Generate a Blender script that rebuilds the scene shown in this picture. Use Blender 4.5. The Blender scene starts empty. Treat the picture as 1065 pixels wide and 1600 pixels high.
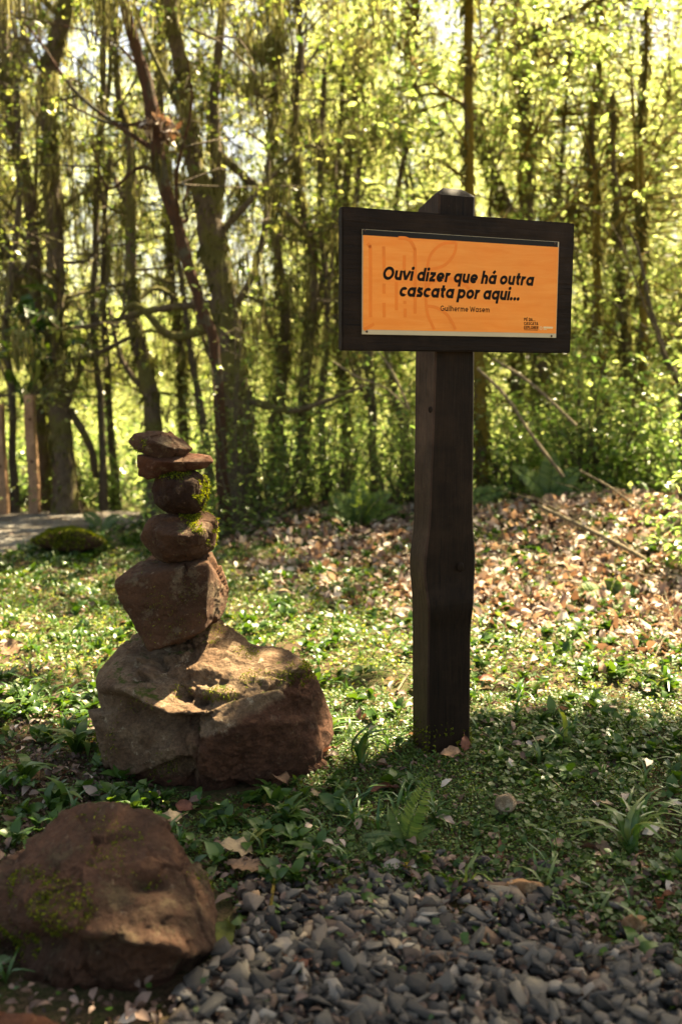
import bpy, bmesh, math, random
import numpy as np
from mathutils import Vector, Matrix

random.seed(7)
RNG = np.random.default_rng(11)
sc = bpy.context.scene
COL = sc.collection

# ------------------------------------------------------------------ camera
FPX = 1500.0            # focal length in pixels of the 1065 x 1600 photograph
PITCH = 0.141
CAMZ = 1.5
cam_d = bpy.data.cameras.new('camera')
cam_d.sensor_fit = 'VERTICAL'
cam_d.sensor_height = 36.0
cam_d.lens = 36.0 * FPX / 1600.0
cam_d.clip_start = 0.05
cam_d.clip_end = 2000.0
cam_d.dof.use_dof = True
cam_d.dof.focus_distance = 3.75
cam_d.dof.aperture_fstop = 1.7
cam = bpy.data.objects.new('camera', cam_d)
cam.location = (0, 0, CAMZ)
cam.rotation_euler = (math.pi / 2 - PITCH, 0, 0)
COL.objects.link(cam)
sc.camera = cam

# ------------------------------------------------------------------ light
SUN_AZ = math.radians(40.0)      # from +Y (view direction) towards +X
SUN_EL = math.radians(53.0)
S = np.array([math.sin(SUN_AZ) * math.cos(SUN_EL), math.cos(SUN_AZ) * math.cos(SUN_EL), math.sin(SUN_EL)])
world = bpy.data.worlds.new('World')
sc.world = world
world.use_nodes = True
wn = world.node_tree
wn.nodes.clear()
sky = wn.nodes.new('ShaderNodeTexSky')
sky.sky_type = 'NISHITA'
sky.sun_disc = False
sky.sun_elevation = SUN_EL
sky.sun_rotation = SUN_AZ
sky.air_density = 0.8
sky.dust_density = 3.0
sky.ozone_density = 0.4
bg = wn.nodes.new('ShaderNodeBackground')
bg.inputs['Strength'].default_value = 0.05
wo = wn.nodes.new('ShaderNodeOutputWorld')
wn.links.new(sky.outputs[0], bg.inputs[0])
wn.links.new(bg.outputs[0], wo.inputs[0])
sun_d = bpy.data.lights.new('sun', 'SUN')
sun_d.energy = 5.0
sun_d.angle = math.radians(0.5)
sun_d.color = (1.0, 0.93, 0.80)
sun = bpy.data.objects.new('sun', sun_d)
sun.rotation_euler = Vector((S[0], S[1], S[2])).to_track_quat('Z', 'Y').to_euler()
sun.location = (6, 6, 12)
COL.objects.link(sun)

sc.view_settings.view_transform = 'Standard'
sc.view_settings.look = 'None'
sc.view_settings.exposure = 3.12
sc.view_settings.gamma = 1.0
sc.view_settings.use_curve_mapping = False
sc.view_settings.use_white_balance = True
sc.view_settings.white_balance_temperature = 8900
sc.view_settings.white_balance_tint = 6
sc.render.engine = 'CYCLES'
sc.cycles.max_bounces = 7
sc.cycles.diffuse_bounces = 4
sc.cycles.glossy_bounces = 2
sc.cycles.transmission_bounces = 6
sc.cycles.transparent_max_bounces = 8
sc.cycles.use_denoising = True

# ------------------------------------------------------------------ pixel <-> place helpers
cp, sp = math.cos(PITCH), math.sin(PITCH)
GZ = -0.066
def ray(px, py):
    u, v = (px - 532.5) / FPX, -(py - 800.0) / FPX
    return np.array([u, cp + v * sp, v * cp - sp])
def at(px, py, Y):
    d = ray(px, py)
    return np.array([0, 0, CAMZ]) + d * (Y / d[1])
def to_px(x, y, z):
    zz = z - CAMZ
    d = np.maximum(y * cp - zz * sp, 0.05)
    u = y * sp + zz * cp
    return 532.5 + FPX * x / d, 800 - FPX * u / d

# ------------------------------------------------------------------ noise
_P = np.random.default_rng(5).permutation(256)
_P = np.concatenate([_P, _P, _P])
_G = np.random.default_rng(6).normal(size=(256, 3))
_G /= np.linalg.norm(_G, axis=1)[:, None]
def pn(p):
    p = np.asarray(p, float)
    i = np.floor(p).astype(int); f = p - i
    i &= 255
    w = f * f * f * (f * (f * 6 - 15) + 10)
    out = 0
    for dx in (0, 1):
        for dy in (0, 1):
            for dz in (0, 1):
                h = _P[_P[_P[(i[:, 0] + dx) & 255] + ((i[:, 1] + dy) & 255)] + ((i[:, 2] + dz) & 255)]
                g = _G[h]
                d = f - np.array([dx, dy, dz])
                wt = (w[:, 0] if dx else 1 - w[:, 0]) * (w[:, 1] if dy else 1 - w[:, 1]) * (w[:, 2] if dz else 1 - w[:, 2])
                out = out + wt * (g * d).sum(1)
    return out * 1.6
def fbm(p, o=4, gain=0.5, ridge=False):
    p = np.asarray(p, float); a = 1.0; s = 0; t = 0
    for k in range(o):
        n = pn(p * (2 ** k) + 17.3 * k)
        s = s + a * ((1 - 2 * np.abs(n)) if ridge else n); t += a; a *= gain
    return s / t
def fb2(x, y, sc_, o=3, seed=0.0):
    x = np.asarray(x, float); y = np.asarray(y, float)
    return fbm(np.stack([x.ravel() * sc_, y.ravel() * sc_, np.full(x.size, seed + 0.5)], 1), o).reshape(x.shape)
def sstep(a, b, x):
    t = np.clip((x - a) / (b - a), 0, 1)
    return t * t * (3 - 2 * t)

# ------------------------------------------------------------------ object helpers
def tag(o, label=None, cat=None, group=None, kind=None):
    if label: o['label'] = label
    if cat: o['category'] = cat
    if group: o['group'] = group
    if kind: o['kind'] = kind
    return o
def empty(name, loc=(0, 0, 0), rz=0.0):
    o = bpy.data.objects.new(name, None)
    o.location = loc; o.rotation_euler = (0, 0, rz); o.empty_display_size = 0.1
    COL.objects.link(o)
    return o
def link(name, me, parent=None, keep_world=True):
    o = bpy.data.objects.new(name, me)
    COL.objects.link(o)
    if parent is not None:
        o.parent = parent
        if keep_world:
            o.matrix_parent_inverse = Matrix.LocRotScale(parent.location, parent.rotation_euler, parent.scale).inverted()
    return o
def mk_mesh(name, V, F=None, quads=None, mat=None, smooth=False, rnd=None):
    """V (n,3); F = list of polygons or quads = (m,k) int array"""
    me = bpy.data.meshes.new(name)
    V = np.asarray(V, np.float32)
    if quads is not None:
        Q = np.asarray(quads, np.int32)
        m, k = Q.shape
        me.vertices.add(len(V)); me.vertices.foreach_set('co', V.ravel())
        me.loops.add(m * k); me.loops.foreach_set('vertex_index', Q.ravel())
        me.polygons.add(m); me.polygons.foreach_set('loop_start', np.arange(m, dtype=np.int32) * k)
        me.update(calc_edges=True)
    else:
        me.from_pydata([tuple(v) for v in V.tolist()], [], F)
        me.update()
    if smooth:
        me.polygons.foreach_set('use_smooth', np.ones(len(me.polygons), bool))
    if rnd is not None:
        a = me.attributes.new('rnd', 'FLOAT', 'POINT')
        a.data.foreach_set('value', np.asarray(rnd, np.float32))
    if mat is not None:
        for m_ in (mat if isinstance(mat, (list, tuple)) else [mat]):
            me.materials.append(m_)
    return me
def rotm(yaw, pitch, roll):
    """arrays -> (n,3,3) = Rz(yaw) Ry(pitch) Rx(roll)"""
    yaw, pitch, roll = np.broadcast_arrays(yaw, pitch, roll)
    cy, sy, cpi, spi, cr, sr = np.cos(yaw), np.sin(yaw), np.cos(pitch), np.sin(pitch), np.cos(roll), np.sin(roll)
    R = np.empty(yaw.shape + (3, 3))
    R[..., 0, 0] = cy * cpi; R[..., 0, 1] = cy * spi * sr - sy * cr; R[..., 0, 2] = cy * spi * cr + sy * sr
    R[..., 1, 0] = sy * cpi; R[..., 1, 1] = sy * spi * sr + cy * cr; R[..., 1, 2] = sy * spi * cr - cy * sr
    R[..., 2, 0] = -spi; R[..., 2, 1] = cpi * sr; R[..., 2, 2] = cpi * cr
    return R
def scatter(T, Fq, pos, R, scl, rnd=None):
    """template verts T (k,3), template faces Fq (m,c) -> V, Q, rnd per vertex"""
    n, k = len(pos), len(T)
    scl = np.asarray(scl, float)
    if scl.ndim == 1: scl = scl[:, None]
    TT = T[None] * scl[:, None, :] if scl.shape[1] == 3 else T[None] * scl[:, :, None]
    V = np.einsum('nij,nkj->nki', R, TT) + pos[:, None, :]
    Q = (Fq[None] + (np.arange(n) * k)[:, None, None]).reshape(-1, Fq.shape[1])
    r = np.repeat(RNG.random(n) if rnd is None else rnd, k)
    return V.reshape(-1, 3), Q, r
def merge(parts):
    Vs, Qs, Rs, off = [], [], [], 0
    for V, Q, r in parts:
        Vs.append(V); Qs.append(Q + off); Rs.append(r); off += len(V)
    return np.concatenate(Vs), np.concatenate(Qs), np.concatenate(Rs)
# leaf templates, tip towards +X, unit length
LEAF_Q = (np.array([[0, 0, 0], [.45, -.26, .05], [1, 0, -.03], [.45, .26, .05]], float), np.array([[0, 1, 2, 3]]))
def leaf_t(width=.25, curl=.15, fold=.05, segs=4):
    V = []; F = []
    for i in range(segs + 1):
        t = i / segs
        w = width * (math.sin(math.pi * t ** .8)) ** .8 if 0 < t < 1 else 0.012
        z = curl * (math.sin(math.pi * t) - t * .35)
        V += [(t, -w, z + fold), (t, 0, z), (t, w, z + fold)]
    for i in range(segs):
        a = i * 3
        F += [(a, a + 1, a + 4, a + 3), (a + 1, a + 2, a + 5, a + 4)]
    return np.array(V, float), np.array(F)

def cat_rom(P, n=6):
    P = np.asarray(P, float)
    Q = np.vstack([2 * P[0] - P[1], P, 2 * P[-1] - P[-2]])
    out = []
    for i in range(1, len(Q) - 2):
        p0, p1, p2, p3 = Q[i - 1], Q[i], Q[i + 1], Q[i + 2]
        for k in range(n):
            t = k / n
            out.append(.5 * ((2 * p1) + (-p0 + p2) * t + (2 * p0 - 5 * p1 + 4 * p2 - p3) * t * t + (-p0 + 3 * p1 - 3 * p2 + p3) * t ** 3))
    out.append(P[-1])
    return np.array(out)
def tube(P, seg=8, wob=0.0, seed=0.0, sq=1.0):
    """P (n,4) x,y,z,r -> V,Q"""
    P = np.asarray(P, float)
    n = len(P)
    T = np.gradient(P[:, :3], axis=0)
    T /= np.linalg.norm(T, axis=1)[:, None] + 1e-9
    ref = np.array([0, 1.0, 0.02]) if abs(T[:, 1].mean()) < .8 else np.array([1.0, 0, 0])
    A = np.cross(T, ref); A /= np.linalg.norm(A, axis=1)[:, None] + 1e-9
    B = np.cross(T, A)
    a = np.arange(seg) / seg * 2 * math.pi
    ring = np.cos(a)[None, :, None] * A[:, None] + np.sin(a)[None, :, None] * B[:, None]
    r = np.repeat(P[:, 3:4], seg, 1)
    if wob:
        q = (P[:, None, :3] + ring * P[:, None, 3:4]).reshape(-1, 3)
        r = r * (1 + wob * fbm(q * 5 + seed, 3).reshape(n, seg) * 1.6)
    V = P[:, None, :3] + ring * r[:, :, None]
    i = np.arange(n - 1)[:, None]; j = np.arange(seg)[None]
    Q = np.stack([i * seg + j, i * seg + (j + 1) % seg, (i + 1) * seg + (j + 1) % seg, (i + 1) * seg + j], -1).reshape(-1, 4)
    return V.reshape(-1, 3), Q

# ------------------------------------------------------------------ materials
def new_mat(name):
    m = bpy.data.materials.new(name); m.use_nodes = True
    m.node_tree.nodes.clear()
    return m, m.node_tree
class NT:
    def __init__(s, name):
        s.m, s.t = new_mat(name)
        s.out = s.n('ShaderNodeOutputMaterial')
    def n(s, typ, **kw):
        nd = s.t.nodes.new(typ)
        for k, v in kw.items(): setattr(nd, k, v)
        return nd
    def l(s, a, b): s.t.links.new(a, b)
    def coord(s, scale=(1, 1, 1), kind='Object'):
        tc = s.n('ShaderNodeTexCoord'); mp = s.n('ShaderNodeMapping')
        mp.inputs['Scale'].default_value = scale
        s.l(tc.outputs[kind], mp.inputs[0]); return mp.outputs[0]
    def noise(s, vec, scale, detail=4, rough=.6, dist=0):
        nd = s.n('ShaderNodeTexNoise'); nd.inputs['Scale'].default_value = scale
        nd.inputs['Detail'].default_value = detail; nd.inputs['Roughness'].default_value = rough
        nd.inputs['Distortion'].default_value = dist
        s.l(vec, nd.inputs['Vector']); return nd.outputs[0]
    def voro(s, vec, scale, feat='F1', out=0):
        nd = s.n('ShaderNodeTexVoronoi', feature=feat); nd.inputs['Scale'].default_value = scale
        s.l(vec, nd.inputs['Vector']); return nd.outputs[out]
    def ramp(s, fac, stops, interp='LINEAR'):
        nd = s.n('ShaderNodeValToRGB'); cr = nd.color_ramp; cr.interpolation = interp
        while len(cr.elements) < len(stops): cr.elements.new(0.5)
        for e, (p, c) in zip(cr.elements, stops):
            e.position = p; e.color = (c[0], c[1], c[2], 1) if not isinstance(c, (int, float)) else (c, c, c, 1)
        s.l(fac, nd.inputs[0]); return nd.outputs[0]
    def mix(s, fac, a, b, mode='MIX'):
        nd = s.n('ShaderNodeMix', data_type='RGBA', blend_type=mode)
        for sock, v in ((nd.inputs[0], fac), (nd.inputs[6], a), (nd.inputs[7], b)):
            if isinstance(v, (int, float)): sock.default_value = v
            elif isinstance(v, tuple): sock.default_value = (*v, 1)
            else: s.l(v, sock)
        return nd.outputs[2]
    def math(s, op, a, b=None, c=None):
        nd = s.n('ShaderNodeMath', operation=op)
        for i, v in enumerate((a, b, c)):
            if v is None: continue
            if isinstance(v, (int, float)): nd.inputs[i].default_value = v
            else: s.l(v, nd.inputs[i])
        return nd.outputs[0]
    def attr(s, name):
        nd = s.n('ShaderNodeAttribute'); nd.attribute_name = name; return nd.outputs['Fac']
    def nz(s):
        g = s.n('ShaderNodeNewGeometry'); x = s.n('ShaderNodeSeparateXYZ'); s.l(g.outputs['Normal'], x.inputs[0]); return x.outputs[2]
    def orand(s):
        return s.n('ShaderNodeObjectInfo').outputs['Random']
    def bump(s, h, strength=.5, dist=.01, nrm=None):
        nd = s.n('ShaderNodeBump'); nd.inputs['Strength'].default_value = strength; nd.inputs['Distance'].default_value = dist
        s.l(h, nd.inputs['Height'])
        if nrm is not None: s.l(nrm, nd.inputs['Normal'])
        return nd.outputs[0]
    def bsdf(s, col, rough=.8, spec=.3, nrm=None, trans=None, tcol=None):
        b = s.n('ShaderNodeBsdfPrincipled')
        for sock, v in ((b.inputs['Base Color'], col), (b.inputs['Roughness'], rough)):
            if isinstance(v, (int, float)): sock.default_value = v
            elif isinstance(v, tuple): sock.default_value = (*v, 1)
            else: s.l(v, sock)
        b.inputs['Specular IOR Level'].default_value = spec
        if nrm is not None: s.l(nrm, b.inputs['Normal'])
        o = b.outputs[0]
        if trans:
            tr = s.n('ShaderNodeBsdfTranslucent')
            c = tcol if tcol is not None else col
            if isinstance(c, tuple): tr.inputs[0].default_value = (*c, 1)
            else: s.l(c, tr.inputs[0])
            mx = s.n('ShaderNodeMixShader'); mx.inputs[0].default_value = trans
            s.l(o, mx.inputs[1]); s.l(tr.outputs[0], mx.inputs[2]); o = mx.outputs[0]
        s.l(o, s.out.inputs[0]); return s.m

def leaf_mat(name, stops, trans=.5, rough=.4, spec=.5, tint=(1.5, 1.35, .55), objrand=False):
    t = NT(name)
    f = t.orand() if objrand else t.attr('rnd')
    c = t.ramp(f, stops)
    tc = t.mix(1.0, c, tint, 'MULTIPLY')
    return t.bsdf(c, rough, spec, trans=trans, tcol=tc)

def rock_mat(name, base, dark, lichen, moss_amt=.35, red=.0, moss=(.075, .10, .012), scale=1.0, moss_dir=None):
    t = NT(name)
    v = t.coord((scale, scale, scale))
    big = t.noise(v, 4.0, 5, .6, 0)
    mid = t.noise(v, 18.0, 7, .75, 0)
    fine = t.noise(v, 90.0, 5, .75)
    col = t.mix(t.ramp(big, [(.38, 0), (.62, 1)]), base, dark)
    col = t.mix(t.ramp(t.noise(v, 7.3, 8, .78, 0), [(.53, 0), (.60, 1)]), col, lichen)
    col = t.mix(t.math('MULTIPLY', t.ramp(t.noise(v, 34.0, 4, .7), [(.62, 0), (.70, 1)]), .55), col, tuple(min(1, c * 1.9 + .05) for c in lichen))
    col = t.mix(.75, col, t.ramp(fine, [(.25, .45), (.5, 1.0), (.78, 1.35)]), 'MULTIPLY')
    col = t.mix(.6, col, t.ramp(mid, [(.3, .55), (.55, 1.0), (.75, 1.2)]), 'MULTIPLY')
    geo = t.nz()
    mm = t.math('ADD', t.math('MULTIPLY', geo, .30), t.noise(v, 5.5, 6, .75, .3))
    mask = t.ramp(mm, [(.93 - moss_amt, 0), (1.02 - moss_amt, 1)])
    mcol = t.mix(t.noise(v, 60, 3, .7), (moss[0] * .45, moss[1] * .5, moss[2] * .6), tuple(c * 1.5 for c in moss))
    col = t.mix(mask, col, mcol)
    h = t.math('ADD', t.math('MULTIPLY', mid, 1.0), t.math('MULTIPLY', fine, .35))
    h = t.math('ADD', h, t.math('MULTIPLY', t.voro(v, 26.0), .5))
    n1 = t.bump(h, 1.0, .022)
    vz = t.noise(v, 260.0, 2, .6)
    n2 = t.bump(vz, .4, .002, n1)
    return t.bsdf(col, .92, .2, n2)

def boulder_mat():
    t = NT('two_toned_boulder')
    v = t.coord()
    sx = t.n('ShaderNodeSeparateXYZ'); t.l(v, sx.inputs[0])
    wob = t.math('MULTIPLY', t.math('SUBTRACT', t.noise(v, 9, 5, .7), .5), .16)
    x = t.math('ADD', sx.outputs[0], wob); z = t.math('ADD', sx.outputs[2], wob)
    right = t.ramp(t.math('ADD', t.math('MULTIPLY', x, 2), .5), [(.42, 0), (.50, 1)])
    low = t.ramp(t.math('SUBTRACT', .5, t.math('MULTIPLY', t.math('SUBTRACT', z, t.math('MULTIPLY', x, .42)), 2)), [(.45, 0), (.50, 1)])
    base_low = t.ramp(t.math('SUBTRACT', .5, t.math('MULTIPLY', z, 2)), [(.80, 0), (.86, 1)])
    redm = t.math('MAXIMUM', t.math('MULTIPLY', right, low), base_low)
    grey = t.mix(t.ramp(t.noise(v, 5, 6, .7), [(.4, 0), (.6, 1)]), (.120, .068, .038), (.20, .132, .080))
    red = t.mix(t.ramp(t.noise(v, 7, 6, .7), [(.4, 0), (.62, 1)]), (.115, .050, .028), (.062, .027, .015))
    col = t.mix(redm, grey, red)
    spots = t.ramp(t.noise(v, 16, 6, .75), [(.60, 0), (.64, 1)])
    col = t.mix(t.math('MULTIPLY', spots, t.math('SUBTRACT', .8, t.math('MULTIPLY', redm, .65))), col, (.34, .27, .18))
    fine = t.noise(v, 90, 5, .75); mid = t.noise(v, 22, 7, .75)
    col = t.mix(.8, col, t.ramp(fine, [(.28, .35), (.5, 1.0), (.75, 1.5)]), 'MULTIPLY')
    col = t.mix(.6, col, t.ramp(mid, [(.35, .55), (.55, 1.0), (.7, 1.25)]), 'MULTIPLY')
    mm = t.math('ADD', t.math('MULTIPLY', t.nz(), .25), t.noise(v, 6.5, 6, .8))
    col = t.mix(t.ramp(mm, [(.78, 0), (.84, 1)]), col, t.mix(t.noise(v, 70, 3, .7), (.02, .028, .005), (.085, .10, .014)))
    h = t.math('ADD', t.math('ADD', mid, t.math('MULTIPLY', fine, .4)), t.math('MULTIPLY', t.voro(v, 30.0), .6))
    return t.bsdf(col, .92, .2, t.bump(t.noise(v, 240, 2, .6), .5, .003, t.bump(h, 1.0, .025)))
M = {}
M['rock_boulder'] = boulder_mat()
M['rock_red'] = rock_mat('red_sandstone', (0.1178, 0.0446, 0.0217), (0.0620, 0.0223, 0.0112), (0.1116, 0.0620, 0.0372), .02)
M['rock_tan'] = rock_mat('weathered_sandstone', (0.1054, 0.0496, 0.0260), (0.0527, 0.0248, 0.0136), (0.1240, 0.0868, 0.0527), .07)
M['rock_dark'] = rock_mat('dark_mossy_sandstone', (0.0465, 0.0186, 0.0112), (0.0248, 0.0112, 0.0062), (0.0620, 0.0341, 0.0186), .12)
M['rock_front'] = rock_mat('mossy_brown_rock', (0.1020, 0.0468, 0.0270), (0.0510, 0.0270, 0.0156), (0.0900, 0.0600, 0.0330), -.10)

def wood_dark(name, ax, c0=(.0065, .0036, .0020), c1=(.015, .0085, .0048)):
    t = NT(name)
    s = [14, 14, 14]; s[ax] = .9
    v = t.coord(tuple(s))
    g = t.noise(v, 5.0, 6, .65, .5)
    s2 = [60, 60, 60]; s2[ax] = 3.0
    g2 = t.noise(t.coord(tuple(s2)), 4.0, 3, .6)
    col = t.mix(t.ramp(g, [(.35, 0), (.7, 1)]), c0, c1)
    col = t.mix(.5, col, t.ramp(g2, [(.3, .5), (.6, 1.1)]), 'MULTIPLY')
    v3 = t.coord((1, 1, 1))
    col = t.mix(t.ramp(t.noise(v3, 2.6, 5, .7), [(.48, 0), (.68, .8)]), col, tuple(x * 1.9 for x in c1))
    crk = [26, 26, 26]; crk[ax] = .7
    col = t.mix(t.ramp(t.noise(t.coord(tuple(crk)), 3.0, 2, .5), [(.70, 0), (.715, .9)]), col, (.002, .0014, .001))
    spk = t.ramp(t.noise(v3, 170, 2, .5), [(.74, 0), (.78, 1)])
    col = t.mix(t.math('MULTIPLY', spk, .25), col, (.16, .12, .08))
    n = t.bump(t.math('ADD', g, t.math('MULTIPLY', g2, .6)), .6, .004)
    return t.bsdf(col, t.ramp(g2, [(.3, .50), (.7, .75)]), .12, n)
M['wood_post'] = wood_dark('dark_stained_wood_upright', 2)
M['wood_lit_side'] = wood_dark('stained_wood_lit_side', 2, (.026, .014, .009), (.048, .028, .019))  # lighter copy of the post wood: brighter light on the left face painted in
M['wood_board'] = wood_dark('dark_stained_wood_board', 0)

def soil():
    t = NT('forest_soil')
    v = t.coord()
    a = t.noise(v, 1.6, 6, .7, .3); b = t.noise(v, 22, 6, .75); c = t.noise(v, 90, 3, .7)
    col = t.mix(t.ramp(a, [(.4, 0), (.6, 1)]), (.055, .034, .020), (.040, .055, .014))
    col = t.mix(t.ramp(b, [(.45, 0), (.62, 1)]), col, (.10, .066, .038))
    col = t.mix(.7, col, t.ramp(c, [(.3, .4), (.7, 1.4)]), 'MULTIPLY')
    n = t.bump(t.math('ADD', b, t.math('MULTIPLY', c, .4)), 1.0, .02)
    return t.bsdf(col, .95, .1, n)
M['soil'] = soil()
def path_gravel():
    t = NT('pale_path_grit')
    v = t.coord()
    ce = t.n('ShaderNodeTexVoronoi'); ce.inputs['Scale'].default_value = 34; t.l(v, ce.inputs['Vector'])
    bw = t.n('ShaderNodeRGBToBW'); t.l(ce.outputs['Color'], bw.inputs[0])
    col = t.ramp(bw.outputs[0], [(.15, (.09, .08, .065)), (.5, (.17, .155, .13)), (.85, (.27, .25, .22))])
    col = t.mix(t.ramp(t.noise(v, 2.3, 5, .7), [(.45, 0), (.65, 1)]), col, (.09, .062, .04))
    n = t.bump(ce.outputs['Distance'], 1.0, -.02)
    return t.bsdf(col, .9, .2, n)
M['path'] = path_gravel()

def grav():
    t = NT('grey_crushed_stone')
    v = t.coord()
    col = t.ramp(t.attr('rnd'), [(0, (.021, .019, .016)), (.3, (.048, .043, .037)), (.6, (.086, .078, .066)), (.8, (.14, .12, .096)), (.9, (.085, .048, .030)), (1, (.26, .235, .195))])
    col = t.mix(.7, col, t.ramp(t.noise(v, 120, 5, .7), [(.3, .55), (.7, 1.3)]), 'MULTIPLY')
    return t.bsdf(col, .82, .3, t.bump(t.noise(v, 200, 4, .7), .5, .003))
M['gravel'] = grav()
def grav_o():
    t = NT('grey_crushed_stone_single')
    v = t.coord()
    col = t.ramp(t.orand(), [(0, (.021, .019, .016)), (.3, (.048, .043, .037)), (.6, (.086, .078, .066)), (.8, (.14, .12, .096)), (.9, (.085, .048, .030)), (1, (.26, .235, .195))])
    col = t.mix(.7, col, t.ramp(t.noise(v, 120, 5, .7), [(.3, .55), (.7, 1.3)]), 'MULTIPLY')
    return t.bsdf(col, .82, .3, t.bump(t.noise(v, 200, 4, .7), .5, .003))
M['gravel_o'] = grav_o()

M['litter'] = leaf_mat('dead_leaf_litter', [(0, (.050, .030, .022)), (.3, (.13, .080, .058)), (.6, (.27, .185, .145)), (.85, (.44, .35, .28)), (1, (.60, .53, .45))], trans=.25, rough=.6, spec=.35, tint=(1.2, .9, .6))
def deadleaf(name, c):
    t = NT(name); v = t.coord()
    col = t.mix(t.ramp(t.noise(v, 40, 4, .7), [(.4, 0), (.65, 1)]), c, tuple(x * .55 for x in c))
    return t.bsdf(col, .6, .35, t.bump(t.noise(v, 110, 3, .6), .5, .003), trans=.2)
M['dl_brown'] = deadleaf('dry_brown_leaf', (.26, .15, .085))
M['dl_red'] = deadleaf('dry_red_brown_leaf', (.24, .085, .045))
M['dl_tan'] = deadleaf('dry_tan_leaf', (.40, .29, .17))
M['dl_yellow'] = deadleaf('yellow_leaf', (.48, .32, .035))
M['dl_olive'] = deadleaf('olive_leaf', (.17, .19, .04))
M['cover'] = leaf_mat('small_groundcover_leaf', [(0, (.020, .058, .009)), (.5, (.042, .105, .014)), (.85, (.14, .20, .035)), (1, (.34, .36, .13))], trans=.38, rough=.45, spec=.4)
M['broad'] = leaf_mat('broad_groundcover_leaf', [(0, (.024, .062, .011)), (.5, (.040, .095, .016)), (.88, (.075, .135, .026)), (1, (.18, .22, .08))], trans=.34, rough=.36, spec=.38)
M['grass'] = leaf_mat('strap_grass_leaf', [(0, (.028, .085, .022)), (.6, (.055, .13, .03)), (1, (.14, .18, .05))], trans=.35, rough=.32, spec=.55)
M['fern'] = leaf_mat('fern_green', [(0, (.055, .115, .028)), (1, (.14, .20, .06))], trans=.35, rough=.45, spec=.4)
M['lv_right'] = leaf_mat('sunny_tree_leaf', [(0, (.035, .065, .016)), (.35, (.085, .120, .032)), (.75, (.15, .17, .060)), (1, (.25, .25, .13))], trans=.70, rough=.33, spec=.55, tint=(3.3, 3.2, 2.9))
M['lv_left'] = leaf_mat('olive_tree_leaf', [(0, (.022, .045, .012)), (.4, (.060, .085, .020)), (.8, (.12, .135, .040)), (1, (.20, .20, .09))], trans=.55, rough=.36, spec=.5, tint=(3.0, 2.8, 2.0))
M['lv_far'] = leaf_mat('far_tree_leaf', [(0, (.05, .08, .022)), (.4, (.11, .14, .044)), (.8, (.19, .20, .085)), (1, (.28, .28, .16))], trans=.70, rough=.45, spec=.4, tint=(3.6, 3.4, 3.2))
M['shrub'] = leaf_mat('shrub_leaf', [(0, (.035, .080, .020)), (.5, (.085, .150, .040)), (1, (.20, .24, .10))], trans=.58, rough=.28, spec=.7, tint=(3.4, 3.0, 2.4))
M['hang'] = leaf_mat('hanging_beard_lichen', [(0, (.065, .062, .022)), (.5, (.13, .12, .048)), (1, (.26, .24, .13))], trans=.45, rough=.85, spec=.05, tint=(1.3, 1.3, 1.0))
M['mossblade'] = leaf_mat('moss_strands', [(0, (.045, .065, .008)), (.6, (.10, .125, .010)), (1, (.22, .23, .025))], trans=.3, rough=.8, spec=.1)
def bark(name, c0, c1, mossc, mamt):
    t = NT(name)
    v = t.coord((1, 1, .35))
    a = t.noise(v, 28, 6, .7, .3); b = t.noise(t.coord(), 2.2, 5, .7, .4); c = t.noise(t.coord(), 60, 4, .7)
    col = t.mix(t.ramp(a, [(.35, 0), (.65, 1)]), c0, c1)
    mc = t.mix(c, tuple(x * .4 for x in mossc), tuple(x * 1.5 for x in mossc))
    col = t.mix(t.ramp(b, [(.60 - mamt, 0), (.66 - mamt, 1)]), col, mc)
    return t.bsdf(col, .95, .1, t.bump(t.math('ADD', a, c), 1.0, .05))
M['bark_moss'] = bark('mossy_dark_bark', (.10, .074, .052), (.22, .17, .12), (.19, .175, .065), .12)
M['bark_red'] = bark('peeling_red_bark', (.15, .072, .045), (.075, .050, .038), (.13, .12, .085), .06)
M['bark_gold'] = bark('golden_mossy_bark', (.10, .075, .05), (.22, .17, .11), (.24, .17, .038), .20)
M['bark_dark'] = bark('dark_bark', (.09, .07, .05), (.20, .16, .115), (.17, .16, .065), .06)
M['twig'] = bark('pale_dead_twig', (.22, .17, .11), (.34, .28, .19), (.22, .19, .08), -.05)

# ------------------------------------------------------------------ the ground
def gh(x, y):
    x = np.asarray(x, float); y = np.asarray(y, float)
    z = GZ + .030 * fb2(x, y, .8, 3, 1) + .012 * fb2(x, y, 4.0, 2, 2)
    z = z + .48 * np.exp(-((x - 2.6) / 1.9) ** 2 - ((y - 8.4) / 1.35) ** 2)
    z = z + .18 * np.exp(-((x - .1) / 1.1) ** 2 - ((y - 9.6) / .9) ** 2)
    z = z - .35 * sstep(10.6, 14, y) - 3.2 * sstep(13, 42, y)
    z = z + sstep(60, 260, y) * (19 + 6 * fb2(x, y, .011, 3, 3))
    z = z - sstep(0, 200, -y) * 6 + sstep(25, 260, np.abs(x)) * 22 * (1 - sstep(50, 260, y) * .6)
    return z
def gp(px, py):
    """point of the ground seen at pixel (px, py)"""
    d = ray(px, py); t = (GZ - CAMZ) / d[2] if d[2] < -.01 else 30
    for _ in range(12):
        p = np.array([0, 0, CAMZ]) + d * t
        t = t + (p[2] - float(gh(p[0], p[1]))) / max(-d[2], .05) * .8
    p = np.array([0, 0, CAMZ]) + d * t
    return np.array([p[0], p[1], float(gh(p[0], p[1]))])

def place(px, py, D=9.4):
    g = gp(px, py)
    if g[1] > 9.9 or g[1] < .5:
        Y = D + .5 * math.sin(px * 1.7)
        x = (px - 532.5) / FPX * Y * 1.03
        g = np.array([x, Y, float(gh(x, Y))])
    return g

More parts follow.
